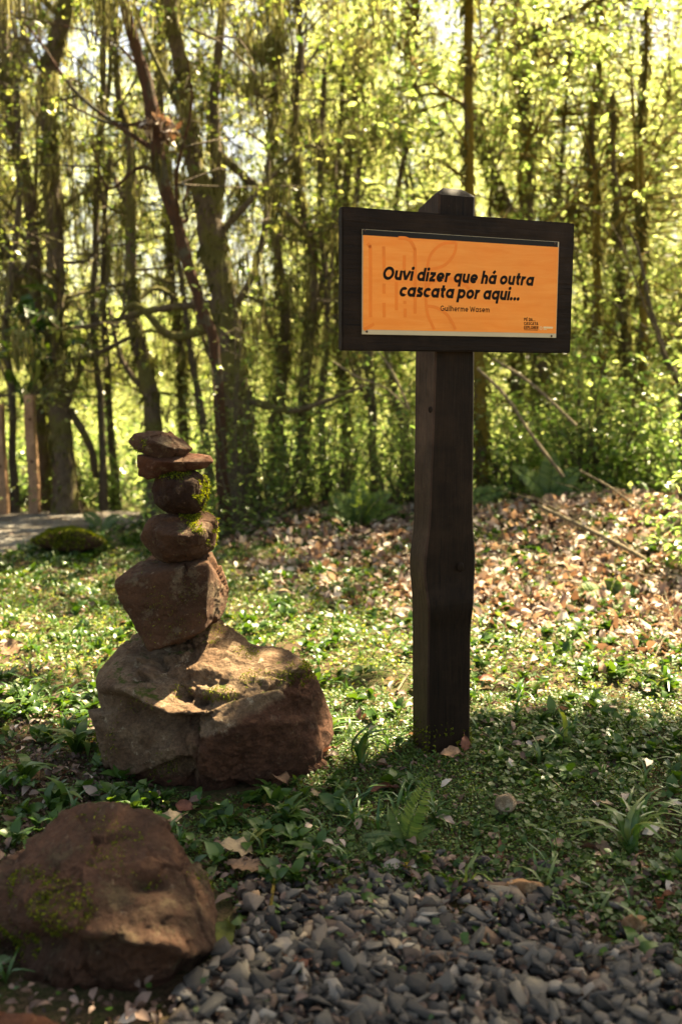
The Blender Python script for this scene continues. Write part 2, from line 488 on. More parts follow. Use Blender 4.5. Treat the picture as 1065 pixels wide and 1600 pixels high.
def build_ground():
    xs = np.unique(np.concatenate([np.linspace(-400, -30, 30), np.linspace(-30, -5, 50), np.arange(-5, 5.01, .06), np.linspace(5, 30, 50), np.linspace(30, 400, 30)]).round(3))
    ys = np.unique(np.concatenate([np.linspace(-260, -5, 30), np.linspace(-5, 1, 30), np.arange(1, 11, .06), np.linspace(11, 45, 80), np.linspace(45, 420, 60)]).round(3))
    X, Y = np.meshgrid(xs, ys)
    Z = gh(X, Y)
    V = np.stack([X.ravel(), Y.ravel(), Z.ravel()], 1)
    i = np.arange(len(ys) - 1)[:, None]; j = np.arange(len(xs) - 1)[None]; n = len(xs)
    Q = np.stack([i * n + j, i * n + j + 1, (i + 1) * n + j + 1, (i + 1) * n + j], -1).reshape(-1, 4)
    me = mk_mesh('ground', V, quads=Q, mat=M['soil'], smooth=True)
    tag(link('ground', me), kind='structure')
build_ground()

def strip_sheet(name, inside, x0, x1, y0, y1, step, mat, lift):
    """a thin sheet following the ground, irregular edge"""
    xs = np.arange(x0, x1, step); ys = np.arange(y0, y1, step)
    X, Y = np.meshgrid(xs, ys)
    m = inside(X, Y)
    Z = gh(X, Y) + lift * np.clip(m, -1, 1)
    idx = np.arange(X.size).reshape(X.shape)
    keep = (m[:-1, :-1] > -.5) & (m[1:, 1:] > -.5)
    q = np.stack([idx[:-1, :-1], idx[:-1, 1:], idx[1:, 1:], idx[1:, :-1]], -1)[keep]
    V = np.stack([X.ravel(), Y.ravel(), Z.ravel()], 1)
    used = np.unique(q); mp = -np.ones(X.size, int); mp[used] = np.arange(len(used))
    me = mk_mesh(name, V[used], quads=mp[q], mat=mat, smooth=True)
    return tag(link(name, me), kind='structure')
# the grit path at the back left
def in_path(X, Y):
    e = .12 * fb2(X, Y, 2.2, 3, 9)
    c = -2.95 + .12 * (Y - 8.0)                       # right-hand edge of the path
    d1 = (c + np.where(Y > 9.4, (Y - 9.4) * 1.1, 0) - X) + e
    d2 = np.minimum(Y - 7.0, 11.3 - Y) + e
    return np.minimum(np.minimum(d1, d2) * 6, 1)
strip_sheet('path', in_path, -14, 0, 6.4, 12, .08, M['path'], .014)

# ------------------------------------------------------------------ the sign
YAW = 0.402
A0 = np.array([0.005, 3.6])
UV_ = np.array([math.cos(YAW), math.sin(YAW)]); WV_ = np.array([-math.sin(YAW), math.cos(YAW)])
ROOT = A0 + .425 * UV_ + .11 * WV_
ROOTZ = float(gh(ROOT[0], ROOT[1]))
def bl(px, py, yl):
    """pixel -> sign-local (x, y, z) on the plane local y = yl measured from the board's front"""
    d = ray(px, py); o = np.array([0, 0, CAMZ])
    t = ((A0 + WV_ * yl) @ WV_) / (d[:2] @ WV_)
    p = o + d * t
    r = p[:2] - ROOT
    return np.array([r @ UV_, r @ WV_, p[2] - ROOTZ])

def ribbon(P, w, y, close=False, cap=False):
    """flat stroke in the x-z plane at depth y (facing -y)"""
    P = np.asarray(P, float); n = len(P)
    T = np.gradient(P, axis=0)
    if close: T[0] = T[-1] = P[1] - P[-2]
    T /= np.linalg.norm(T, axis=1)[:, None] + 1e-12
    N = np.stack([-T[:, 1], T[:, 0]], 1)
    L = P + N * w / 2; R = P - N * w / 2
    V = [(a[0], y, a[1]) for a in L] + [(a[0], y, a[1]) for a in R]
    F = [(i, i + 1, n + i + 1, n + i) for i in range(n - 1)]
    return V, F
def arc(cx, cy, rx, ry, a0, a1, n=20):
    a = np.radians(np.linspace(a0, a1, n)); return [(cx + rx * math.cos(t), cy + ry * math.sin(t)) for t in a]
def glyph(ch, w):
    """centre-line strokes; x-height 1. returns (strokes, advance)"""
    h = w / 2; r = .5 - h; A = 1.40
    def bowl(rx=r): return arc(h + rx, .5, rx, r, 0, 360, 28)
    L = {
        'o': ([bowl()], 1.0),
        'a': ([bowl(), [(1 - h, 0), (1 - h, 1)]], 1.0), 'd': ([bowl(), [(1 - h, 0), (1 - h, A)]], 1.0),
        'q': ([bowl(), [(1 - h, -.40), (1 - h, 1)]], 1.0), 'p': ([bowl(), [(h, -.40), (h, 1)]], 1.0),
        'á': ([bowl(), [(1 - h, 0), (1 - h, 1)], [(.45, 1.14), (.70, 1.44)]], 1.0),
        'u': ([[(h, 1), (h, .42)] + arc(.44, .42, .44 - h, .42 - h, 180, 360, 12) + [(.88 - h, 1)], [(.88 - h, 0), (.88 - h, 1)]], .88),
        'n': ([[(h, 0), (h, 1)], [(h, .5)] + arc(.42, .55, .42 - h, .45 - h, 180, 0, 12) + [(.84 - h, 0)]], .84),
        'h': ([[(h, 0), (h, A)], [(h, .5)] + arc(.42, .55, .42 - h, .45 - h, 180, 0, 12) + [(.84 - h, 0)]], .84),
        'm': ([[(h, 0), (h, 1)], [(h, .5)] + arc(.40, .58, .40 - h, .42 - h, 180, 0, 10) + [(.80 - h, 0)], [(.80 - h, .5)] + arc(1.20 - 2 * h + h * 0 - .02, .58, .40 - h, .42 - h, 180, 0, 10) + [(1.58 - 3 * h, 0)]], 1.58 - 2 * h),
        'i': ([[(h, 0), (h, 1)], ('dot', h, 1.28, w * .60)], w), 'l': ([[(h, 0), (h, A)]], w),
        'v': ([[(.03, 1), (.42, h * .5)], [(.42, h * .5), (.81, 1)]], .84),
        'z': ([[(.04, 1 - h), (.74, 1 - h)], [(.66, 1 - h * 1.2), (.12, h * 1.2)], [(.03, h), (.77, h)]], .79),
        'e': ([arc(.5, .5, .5 - h, r, 0, 318, 26), [(h, .46), (1 - h * .6, .46)]], .98),
        'r': ([[(h, 0), (h, 1)], [(h, .45)] + arc(.44, .50, .44 - h, .5 - h, 180, 62, 9)], .62),
        'c': ([arc(.5, .5, .5 - h, r, 48, 312, 22)], .86),
        's': ([[(.70, .84), (.56, 1 - h + .0), (.40, 1 - h), (.22, .90), (.16, .73), (.26, .58), (.42, .51), (.58, .44), (.66, .30), (.60, .14), (.42, h), (.26, h), (.08, .17)]], .76),
        't': ([[(.30, 1.32), (.30, .36)] + arc(.52, .36, .22, .36 - h, 180, 285, 7), [(.02, 1 - h * .8), (.62, 1 - h * .8)]], .64),
        '.': ([('dot', h, h * 1.15, w * .62)], w * 1.15),
        'O': ([arc(.66, .67, .66 - h, .69 - h, 0, 360, 34)], 1.32),
        'G': ([arc(.66, .67, .66 - h, .69 - h, 45, 345, 26), [(.72, .62), (1.30 - h, .62)], [(1.28 - h, .20), (1.28 - h, .69)]], 1.28),
        'W': ([[(.03, 1.34), (.40, .02)], [(.40, .02), (.80, 1.2)], [(.80, 1.2), (1.20, .02)], [(1.20, .02), (1.57, 1.34)]], 1.58),
    }
    C = 1.36
    caps = {
        'P': ([[(h, 0), (h, C)], [(h, C - h), (.5, C - h)] + arc(.50, C - .38, .30, .38 - h, 90, -90, 10) + [(h, C - .76 + h)]], .84),
        'E': ([[(h, 0), (h, C)], [(h, h), (.75, h)], [(h, C / 2), (.68, C / 2)], [(h, C - h), (.75, C - h)]], .78),
        'É': ([[(h, 0), (h, C)], [(h, h), (.75, h)], [(h, C / 2), (.68, C / 2)], [(h, C - h), (.75, C - h)], [(.35, C + .12), (.6, C + .38)]], .78),
        'D': ([[(h, 0), (h, C)], [(h, C - h), (.40, C - h)] + arc(.40, C / 2, .42, C / 2 - h, 90, -90, 14) + [(h, h)]], .88),
        'A': ([[(.03, 0), (.45, C)], [(.45, C), (.87, 0)], [(.16, .40), (.74, .40)]], .90),
        'C': ([arc(.5, C / 2, .5 - h, C / 2 - h, 52, 308, 20)], .84),
        'S': ([[(.74, C - .22), (.62, C - h), (.42, C - h), (.2, C - .16), (.13, C - .38), (.25, C - .60), (.45, .70), (.64, .58), (.74, .38), (.66, .16), (.45, h), (.25, h), (.08, .22)]], .84),
        'T': ([[(.43, 0), (.43, C)], [(0, C - h), (.86, C - h)]], .86),
        'X': ([[(.05, 0), (.80, C)], [(.05, C), (.80, 0)]], .85),
        'L': ([[(h, 0), (h, C)], [(h, h), (.70, h)]], .72),
        'R': ([[(h, 0), (h, C)], [(h, C - h), (.5, C - h)] + arc(.50, C - .38, .28, .38 - h, 90, -90, 10) + [(h, C - .76 + h)], [(.42, C - .72), (.82, 0)]], .86),
        'o_': ([arc(.46, C / 2, .46 - h, C / 2 - h, 0, 360, 24)], .92),
    }
    return L.get(ch) or caps.get(ch)
def text_mesh(lines_txt, w, x0, z0, x1, y, xh, shear=0.0, gap=.13, space=.42, z1=None):
    """text from x0 to x1 on baseline z0"""
    adv = 0; items = []
    for ch in lines_txt:
        if ch == ' ': adv += space; continue
        g, a = glyph(ch, w); items.append((g, adv)); adv += a + gap
    adv -= gap
    sx = (x1 - x0) / adv
    V = []; F = []; k = 0
    for g, ax in items:
        for st in g:
            yy = y - .00004 * (k % 7); k += 1
            if isinstance(st, tuple):
                _, cx, cz, rr = st
                pts = [(cx + rr * math.cos(t), cz + rr * math.sin(t)) for t in np.linspace(0, 2 * math.pi, 15)[:-1]]
                P = [((ax + a) * sx + shear * b * xh + x0, yy, z0 + b * xh) for a, b in pts]
                F.append(tuple(range(len(V), len(V) + len(P)))); V += P
            else:
                closed = len(st) > 20 and abs(st[0][0] - st[-1][0]) < 1e-6
                v, f = ribbon(st, w, 0, closed)
                o = len(V)
                V += [((ax + a[0]) * sx + shear * a[2] * xh + x0, yy, z0 + a[2] * xh) for a in v]
                F += [tuple(i + o for i in q) for q in f]
    return V, F

def plain(name, c, rough=.5, spec=.4):
    t = NT(name); v = t.coord()
    col = t.mix(.35, c, t.ramp(t.noise(v, 9, 5, .7), [(.3, .75), (.7, 1.12)]), 'MULTIPLY')
    return t.bsdf(col, rough, spec)
def orange_mat():
    t = NT('orange_print'); v = t.coord()
    st = t.noise(t.coord((1.0, 1, 9)), 5, 5, .7, .5)
    col = t.mix(t.ramp(st, [(.35, 0), (.7, 1)]), (.88, .25, .035), (.92, .32, .060))
    col = t.mix(t.ramp(t.noise(v, 420, 1, .5), [(.80, 0), (.84, 1)]), col, (.45, .13, .03))
    col = t.mix(.25, col, t.ramp(t.noise(v, 3.2, 4, .6), [(.3, .75), (.7, 1.1)]), 'MULTIPLY')
    return t.bsdf(col, .38, .25)
M['orange'] = orange_mat()
M['ink'] = plain('black_ink', (.012, .007, .004), .6, .1)
M['mark'] = plain('dark_orange_print', (.86, .215, .026), .38, .25)
M['cream'] = plain('cream_print', (.80, .58, .30), .5)
M['plate'] = plain('yellowed_acrylic_edge', (.50, .42, .27), .3)
M['dark_strip'] = plain('dark_acrylic_strip', (.010, .008, .006), .35, .15)
M['screw'] = plain('rusty_screw', (.05, .022, .012), .5)

def box_lm(c0, c1, bev=.003):
    bm = bmesh.new(); bmesh.ops.create_cube(bm, size=1)
    for v in bm.verts:
        for i in range(3): v.co[i] = c0[i] if v.co[i] < 0 else c1[i]
    if bev: bmesh.ops.bevel(bm, geom=bm.edges[:], offset=bev, segments=2, affect='EDGES')
    return bm
def bm_obj(name, bm, mat, parent=None, smooth=False):
    me = bpy.data.meshes.new(name); bm.to_mesh(me); bm.free()
    me.materials.append(mat)
    if smooth: me.polygons.foreach_set('use_smooth', np.ones(len(me.polygons), bool))
    return link(name, me, parent, False)

def build_sign():
    root = empty('wooden_sign', (ROOT[0], ROOT[1], ROOTZ), YAW)
    tag(root, 'orange quotation sign on a dark stained wooden board fixed to a rough square post', 'sign')
    # ---- post
    rows = [(305, 655, 686, 742), (330, 652, 685, 743), (552, 648, 679.5, 742.5), (650, 647, 677, 741.5), (750, 646, 673, 740.5), (815, 645.5, 671, 740.5),
            (842, 644, 668, 741.5), (862, 640, 665, 743.5), (885, 638, 663, 744), (905, 638.5, 663, 743.3), (925, 641, 665.5, 741), (960, 642.5, 668, 738),
            (1000, 643, 669, 736.5), (1080, 643, 668, 735.5), (1150, 643.5, 667.5, 735), (1185, 643, 667, 735), (1260, 643, 667, 735)]
    yf, yb = .0375, .197
    keys = []
    for (py, xl, xc, xr) in rows:
        FL = bl(xc, py, yf); FR = bl(xr, py, yf); RL = bl(xl, py, yb)
        keys.append((FL[2], FL[0], FR[0], RL[0]))
    keys = np.array(sorted(keys))
    zt_front = bl(700, 305, yf)[2]; zt_back = bl(651, 328, yb)[2]
    zz = np.concatenate([np.arange(-.12, zt_back - .02, .022)])
    f = lambda k, z: np.interp(z, keys[:, 0], keys[:, k])
    # smooth interpolation
    def g(k, z): return (f(k, z - .03) + 2 * f(k, z) + f(k, z + .03)) / 4
    NF, NS = 8, 6
    yoff = yf - .11   # local root has y offset .11 from the board front
    def ring(z, top=False):
        fl, fr, rl = g(1, z), g(2, z), g(3, z)
        y0, y1 = yf - .11, yb - .11
        bulge = .012 * math.exp(-((z - .62) / .07) ** 2)
        y0 -= bulge
        P = []
        c = .006; cr = .011
        for t in np.linspace(0, 1, NF): P.append([fl + c + (fr - cr - fl - c) * t, y0])
        P.append([fr, y0 + cr])
        P += [[fr, y0 + (y1 - y0) * .5], [fr, y1], [(fr + rl) / 2, y1], [rl + .004, y1]]
        for t in np.linspace(0, 1, NS): P.append([rl + (fl - rl) * t, y1 - .006 + (y0 + c - y1 + .006) * t])
        return np.array(P)
    V = []; n = None
    for z in zz:
        r = ring(z); n = len(r)
        q = np.column_stack([r, np.full(n, z)])
        nn = fbm(q * np.array([14, 14, 2.2]), 3) * .0035 + fbm(q * 5 + 3, 2) * .002
        q[:, 0] += nn * np.where(np.abs(q[:, 0]) > .0, 1, 1) * .8; q[:, 1] += nn * .6
        V += q.tolist()
    F = []
    for i in range(len(zz) - 1):
        for j in range(n): F.append((i * n + j, i * n + (j + 1) % n, (i + 1) * n + (j + 1) % n, (i + 1) * n + j))
    # last ring: rises towards the front
    base = (len(zz) - 1) * n
    z_last = zz[-1]; r = ring(z_last)
    top = []
    y0, y1 = yf - .11, yb - .11
    M_y = y0 + .035
    for p in r:
        t = (p[1] - M_y) / (y1 - M_y)
        z = zt_front + .006 if t < 0 else zt_front + .006 - (zt_front + .006 - zt_back) * t
        if p[1] < y0 + .004: z = zt_front
        top.append([p[0], p[1], z])
    o = len(V); V += top
    for j in range(n): F.append((base + j, base + (j + 1) % n, o + (j + 1) % n, o + j))
    rL = bl(692, 293.5, yf + .045); rR = bl(721, 296, yf + .045)
    a = len(V); V += [rL.tolist(), rR.tolist()]
    for j in range(n):
        j2 = (j + 1) % n
        m = (top[j][0] + top[j2][0]) / 2
        F.append((o + j, o + j2, a if m < (rL[0] + rR[0]) / 2 - .02 else a + 1))
    # close the gap between ridge ends
    F2 = []
    for q in F: F2.append(q)
    je = [j for j in range(n) if ((top[j][0] + top[(j + 1) % n][0]) / 2 < (rL[0] + rR[0]) / 2 - .02) != ((top[(j + 1) % n][0] + top[(j + 2) % n][0]) / 2 < (rL[0] + rR[0]) / 2 - .02)]
    for j in je:
        jj = (j + 1) % n
        F2.append((o + jj, a, a + 1) if len(je) else None)
    me = mk_mesh('post', V, F2, mat=[M['wood_post'], M['wood_lit_side']])
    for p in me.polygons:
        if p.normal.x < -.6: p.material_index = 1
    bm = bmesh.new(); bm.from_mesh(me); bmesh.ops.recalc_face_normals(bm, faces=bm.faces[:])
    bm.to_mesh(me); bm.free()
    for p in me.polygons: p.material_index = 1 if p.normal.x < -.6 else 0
    post = link('post', me, root, False)
    moss_tufts(post, 900, lambda W, N: np.clip(1 - (W[:, 2] + .02) / .16, 0, 1) * (N[:, 1] < .3) * (fbm(W * 12, 2) > 0), .010, 66)
    # ---- knots on the post
    for (px, py, s) in ((672, 640, .010), (719, 886, .016)):
        c = bl(px, py, yf - .012 if py > 800 else yf)
        bm = bmesh.new(); bmesh.ops.create_icosphere(bm, subdivisions=2, radius=s)
        for v in bm.verts: v.co = Vector((v.co.x, v.co.y * .12, v.co.z * 1.3)) + Vector(c.tolist())
        bm_obj('knot', bm, M['ink'], post, True)
    # ---- board
    TL, TR, BR, BL = bl(533, 322, 0), bl(896, 349, 0), bl(892, 551, 0), bl(536, 548, 0)
    x0 = (TL[0] + BL[0]) / 2; x1 = (TR[0] + BR[0]) / 2; zt = (TL[2] + TR[2]) / 2; zb = (BL[2] + BR[2]) / 2
    yb0 = -.11
    bm = bmesh.new()
    nx, nz_ = 90, 50
    # front face grid with wood undulation, extruded box
    bx = box_lm((x0, yb0, zb), (x1, yb0 + .037, zt), .004)
    bmesh.ops.subdivide_edges(bx, edges=[e for e in bx.edges if e.calc_length() > .1], cuts=60, use_grid_fill=True)
    co = np.array([v.co[:] for v in bx.verts])
    dn = fbm(co * np.array([2.2, 5, 26]), 3) * .0022 + fbm(co * 7, 3) * .0012
    for v, d in zip(bx.verts, dn): v.co.y += float(d); v.co.z += float(d) * 1.2; v.co.x += float(d) * 1.2
    board = bm_obj('board', bx, M['wood_board'], root)
    # ---- plate, print
    def quad(pts, y, th, name, mat, par):
        P = [bl(px, py, y) for px, py in pts]
        xa = (P[0][0] + P[3][0]) / 2; xb = (P[1][0] + P[2][0]) / 2
        bm = box_lm((xa, yb0 + y, (P[2][2] + P[3][2]) / 2), (xb, yb0 + y + th, (P[0][2] + P[1][2]) / 2), .0006)
        return bm_obj(name, bm, mat, par), xa, xb
    pl, _, _ = quad([(565.5, 357.6), (871.5, 378), (869.5, 528.5), (566, 521.5)], -.0065, .0062, 'plate', M['plate'], board)
    ds, _, _ = quad([(565.8, 358), (871.3, 378.5), (870.3, 386.5), (566.8, 367.5)], -.0075, .002, 'dark_strip', M['dark_strip'], board)
    pr, xa, xb = quad([(567, 367), (871, 386), (869, 521.5), (566.8, 514.5)], -.0078, .0022, 'orange_panel', M['orange'], board)
    for px, py in ((569.5, 359.8), (866, 380), (573, 518), (861, 525)):
        c = bl(px, py, -.0085)
        bm = bmesh.new(); bmesh.ops.create_uvsphere(bm, u_segments=12, v_segments=6, radius=.0045)
        for v in bm.verts: v.co = Vector((v.co.x, v.co.y * .5, v.co.z)) + Vector(c.tolist())
        bm_obj('screw', bm, M['screw'], board, True)
    yl = -.0081
    def yy(k=0): return yb0 + yl - .0002 * k
    # ---- pale motif strokes
    V = []; F = []
    mot = [
        [(574, 380), (577, 385), (578.5, 396), (578.5, 496)], [(599, 385), (600, 427)], [(599.5, 443), (599.5, 459)], [(599.5, 473), (600, 496)],
        [(631.5, 399), (631, 422)], [(619, 440), (619, 485)], [(632, 470), (632, 475)], [(632.5, 482), (632.5, 496)],
        [(622, 372), (633, 372.5), (641, 377), (646.5, 387), (648, 400), (648, 490)],
        [(712, 379), (695, 380), (683, 386), (673, 397), (668.5, 410), (667, 424)],
        [(712, 379), (711, 391), (706, 402), (697, 412), (686, 418), (671, 421)],
        [(667, 420), (665, 445), (665, 470), (668, 492), (674, 506), (678, 515)],
        [(665, 450), (674, 441), (690, 435), (708, 436), (724, 443), (733, 452)],
        [(665, 478), (682, 481), (697, 491), (706, 504), (711, 515)],
        [(568, 515), (576, 511), (584, 506)],
    ]
    for k, st in enumerate(mot):
        P = np.array([bl(px, py, yl)[[0, 2]] for px, py in st])
        if len(P) > 2: P = cat_rom(np.column_stack([P, np.zeros(len(P))]), 6)[:, :2]
        v, f = ribbon(P, .0135 if k < 9 else .012, yy() - .00003 * k)
        o = len(V); V += v; F += [tuple(i + o for i in q) for q in f]
    link('leaf_motif', mk_mesh('leaf_motif', V, F, mat=M['mark']), pr, False)
    # ---- lettering
    def line(txt, pA, pB, xh_px, w, shear, name, par=pr, mat=M['ink'], gap=.13, space=.42):
        a, b = bl(*pA, yl), bl(*pB, yl)
        t = bl(pA[0], pA[1] - xh_px, yl)
        zc = (a[2] + b[2]) / 2
        V, F = text_mesh(txt, w, a[0], zc, b[0], yy(2), t[2] - a[2], shear, gap, space)
        return link(name, mk_mesh(name, V, F, mat=mat), par, False)
    line('Ouvi dizer que há outra', (596.5, 436.5), (831.5, 447), 15.4, .315, .20, 'lettering', gap=.10, space=.40)
    line('cascata por aqui...', (622.5, 463.5), (810.5, 469.5), 15.4, .315, .20, 'lettering', gap=.10, space=.40)
    line('Guilherme Wasem', (687.5, 485.8), (764, 488), 6.2, .21, 0, 'lettering', gap=.24, space=.45)
    line('PÉ DA...', (818, 501.5), (835.5, 501.9), 3.6, .26, 0, 'lettering', gap=.2)
    line('CASCATA', (818, 507.8), (839.8, 508.3), 3.6, .26, 0, 'lettering', gap=.2)
    line('EXPLORER', (818, 514.0), (839.9, 514.4), 3.6, .26, 0, 'lettering', gap=.2)
    # small line under the block, small white ring and cream bars beside it
    def bar(p0, p1, hpx, mat, name, k):
        a, b = bl(*p0, yl), bl(*p1, yl); t = bl(p0[0], p0[1] - hpx, yl)
        V = [(a[0], yy(k), a[2]), (b[0], yy(k), a[2]), (b[0], yy(k), t[2]), (a[0], yy(k), t[2])]
        link(name, mk_mesh(name, V, [(0, 1, 2, 3)], mat=mat), pr, False)
    bar((818, 515.7), (839.9, 516), .7, M['ink'], 'rule', 2)
    bar((848, 513.2), (863, 513.6), 3.0, M['cream'], 'caption_bar', 2)
    bar((848, 515.3), (853.5, 515.5), 1.0, M['cream'], 'caption_bar', 2)
    c = bl(844.3, 512.8, yl); rr = .0058
    V, F = ribbon([(c[0] + rr * math.cos(t), c[2] + rr * math.sin(t)) for t in np.linspace(0, 2 * math.pi, 22)], .0022, yy(2), True)
    link('ring_emblem', mk_mesh('ring_emblem', V, F, mat=M['cream']), pr, False)
    V, F = ribbon([(c[0] - .002, c[2] - .002), (c[0], c[2] - .0025), (c[0] + .0015, c[2] + .003)], .0016, yy(2) - .0001)
    link('ring_emblem', mk_mesh('ring_emblem', V, F, mat=M['cream']), pr, False)
    return root

# ------------------------------------------------------------------ rocks
_ICO = {}
def ico(n):
    if n not in _ICO:
        bm = bmesh.new(); bmesh.ops.create_icosphere(bm, subdivisions=n, radius=1)
        bm.verts.ensure_lookup_table()
        _ICO[n] = (np.array([v.co[:] for v in bm.verts]), np.array([[v.index for v in f.verts] for f in bm.faces]))
        bm.free()
    return _ICO[n]
def hull_planes(P):
    bm = bmesh.new()
    for p in P: bm.verts.new(tuple(p))
    bmesh.ops.convex_hull(bm, input=bm.verts[:])
    bm.normal_update()
    N = np.array([f.normal[:] for f in bm.faces]); D = np.array([f.normal.dot(f.verts[0].co) for f in bm.faces])
    bm.free()
    k = D > 1e-4
    return N[k], D[k]
def rock_geo(P, sub=6, k=26.0, rough=.03, chips=30, seed=1, carves=(), grow=1.03, chipamt=.30, nscale=1.0, ledge=None):
    """P: hull points in world space. returns origin, V(local), F"""
    P = np.asarray(P, float)
    c = P.mean(0); Q = (P - c) * grow
    size = np.linalg.norm(Q, axis=1).max()
    N, D = hull_planes(Q)
    r_ = np.random.default_rng(seed)
    if chips:
        n = r_.normal(size=(chips, 3)); n /= np.linalg.norm(n, axis=1)[:, None]
        sup = (n @ Q.T).max(1)
        N = np.vstack([N, n]); D = np.concatenate([D, sup * r_.uniform(.955, .995, chips)])
    d, F = ico(sub)
    dn = d @ N.T
    inv = np.maximum(dn, 1e-3) / D[None]
    r = ((inv ** k).sum(1)) ** (-1.0 / k)
    V = d * r[:, None]
    for (cc, R, dep) in carves:
        q = np.asarray(cc) - c
        w = np.exp(-(((V - q) ** 2).sum(1)) / (R * R))
        V = V - d * (dep * w)[:, None]
    if ledge is not None: V = ledge(V + c, d) - c
    s = seed * 13.7
    q = V / size
    n1 = fbm(q * 2.2 * nscale + s, 3)
    n2 = fbm(q * 6 * nscale + s, 5, .55, ridge=True)
    n3 = fbm(q * 20 * nscale + s, 3)
    patch = sstep(-.1, .25, fbm(q * 1.7 * nscale + s + 9, 2))
    r2 = np.random.default_rng(seed + 500)
    def cells(cnt, tilt, off):
        C = r2.normal(size=(cnt, 3)); C /= np.linalg.norm(C, axis=1)[:, None]
        dd = d + .06 * np.stack([fbm(q * 5 + s + k * 31, 3) for k in range(3)], 1)
        j = (dd @ C.T).argmax(1)
        tl = r2.normal(size=(cnt, 3)) * tilt; of = r2.normal(size=cnt) * off
        return ((d - C[j]) * tl[j]).sum(1) + of[j]
    facet = cells(26, .16, .012) + cells(110, .14, .006) * patch
    V = V + d * (size * rough * (n1 * 1.3 + (n2 - .5) * (.25 + 1.1 * patch) + n3 * .30) + size * facet * chipamt)[:, None]
    return c, V, F
def rock(name, P, mat, label=None, parent=None, **kw):
    c, V, F = rock_geo(P, **kw)
    me = mk_mesh(name, V, quads=F, mat=mat, smooth=True)
    o = link(name, me)
    o.location = tuple(c)
    return o, c
def A_(pts, Y0): return [at(px, py, Y0 + dy) for px, py, dy in pts]

def moss_tufts(o, n, sel, size=.012, seed=0, name='moss'):
    """short strands standing on the rock wherever sel(world points, normals) says so"""
    me = o.data; nv = len(me.vertices)
    co = np.empty(nv * 3, np.float32); me.vertices.foreach_get('co', co); co = co.reshape(-1, 3).astype(float)
    no = np.empty(nv * 3, np.float32); me.vertex_normals.foreach_get('vector', no); no = no.reshape(-1, 3).astype(float)
    w = sel(co + np.array(o.location), no)
    w = np.clip(w, 0, None); 
    if w.sum() <= 0: return
    r_ = np.random.default_rng(seed)
    i = r_.choice(nv, n, p=w / w.sum())
    p = co[i] + r_.normal(size=(n, 3)) * .003
    d = no[i] + r_.normal(size=(n, 3)) * .45 + np.array([0, 0, -.15])
    d /= np.linalg.norm(d, axis=1)[:, None]
    s = np.cross(d, r_.normal(size=(n, 3))); s /= np.linalg.norm(s, axis=1)[:, None]
    L = size * r_.uniform(.5, 1.5, n)[:, None]
    a = p - s * L * .16 - d * .002; b = p + s * L * .16 - d * .002; t1 = p + d * L * .7 + s * L * .1; t2 = p + d * L + np.array([0, 0, -1]) * L * .35
    V = np.stack([a, b, t1 + s * L * .05, t2], 1).reshape(-1, 3)
    Q = np.arange(n * 4).reshape(n, 4)
    m = link(name, mk_mesh(name, V, quads=Q, mat=M['mossblade'], rnd=np.repeat(r_.random(n), 4)), o, False)
    m['kind'] = 'stuff'
def pxsel(ells, nz0=None, nscale=9):
    def f(W, N):
        X, Y = to_px(W[:, 0], W[:, 1], W[:, 2])
        s = np.zeros(len(W))
        for (cx, cy, rx, ry, a) in ells:
            s = np.maximum(s, a * (((X - cx) / rx) ** 2 + ((Y - cy) / ry) ** 2 < 1))
        s = s * sstep(-.15, .15, fbm(W * nscale, 3) + .05)
        if nz0 is not None: s = s * (N[:, 2] > nz0)
        return s
    return f

build_sign()
YS = 3.80   # depth of the cairn's axis
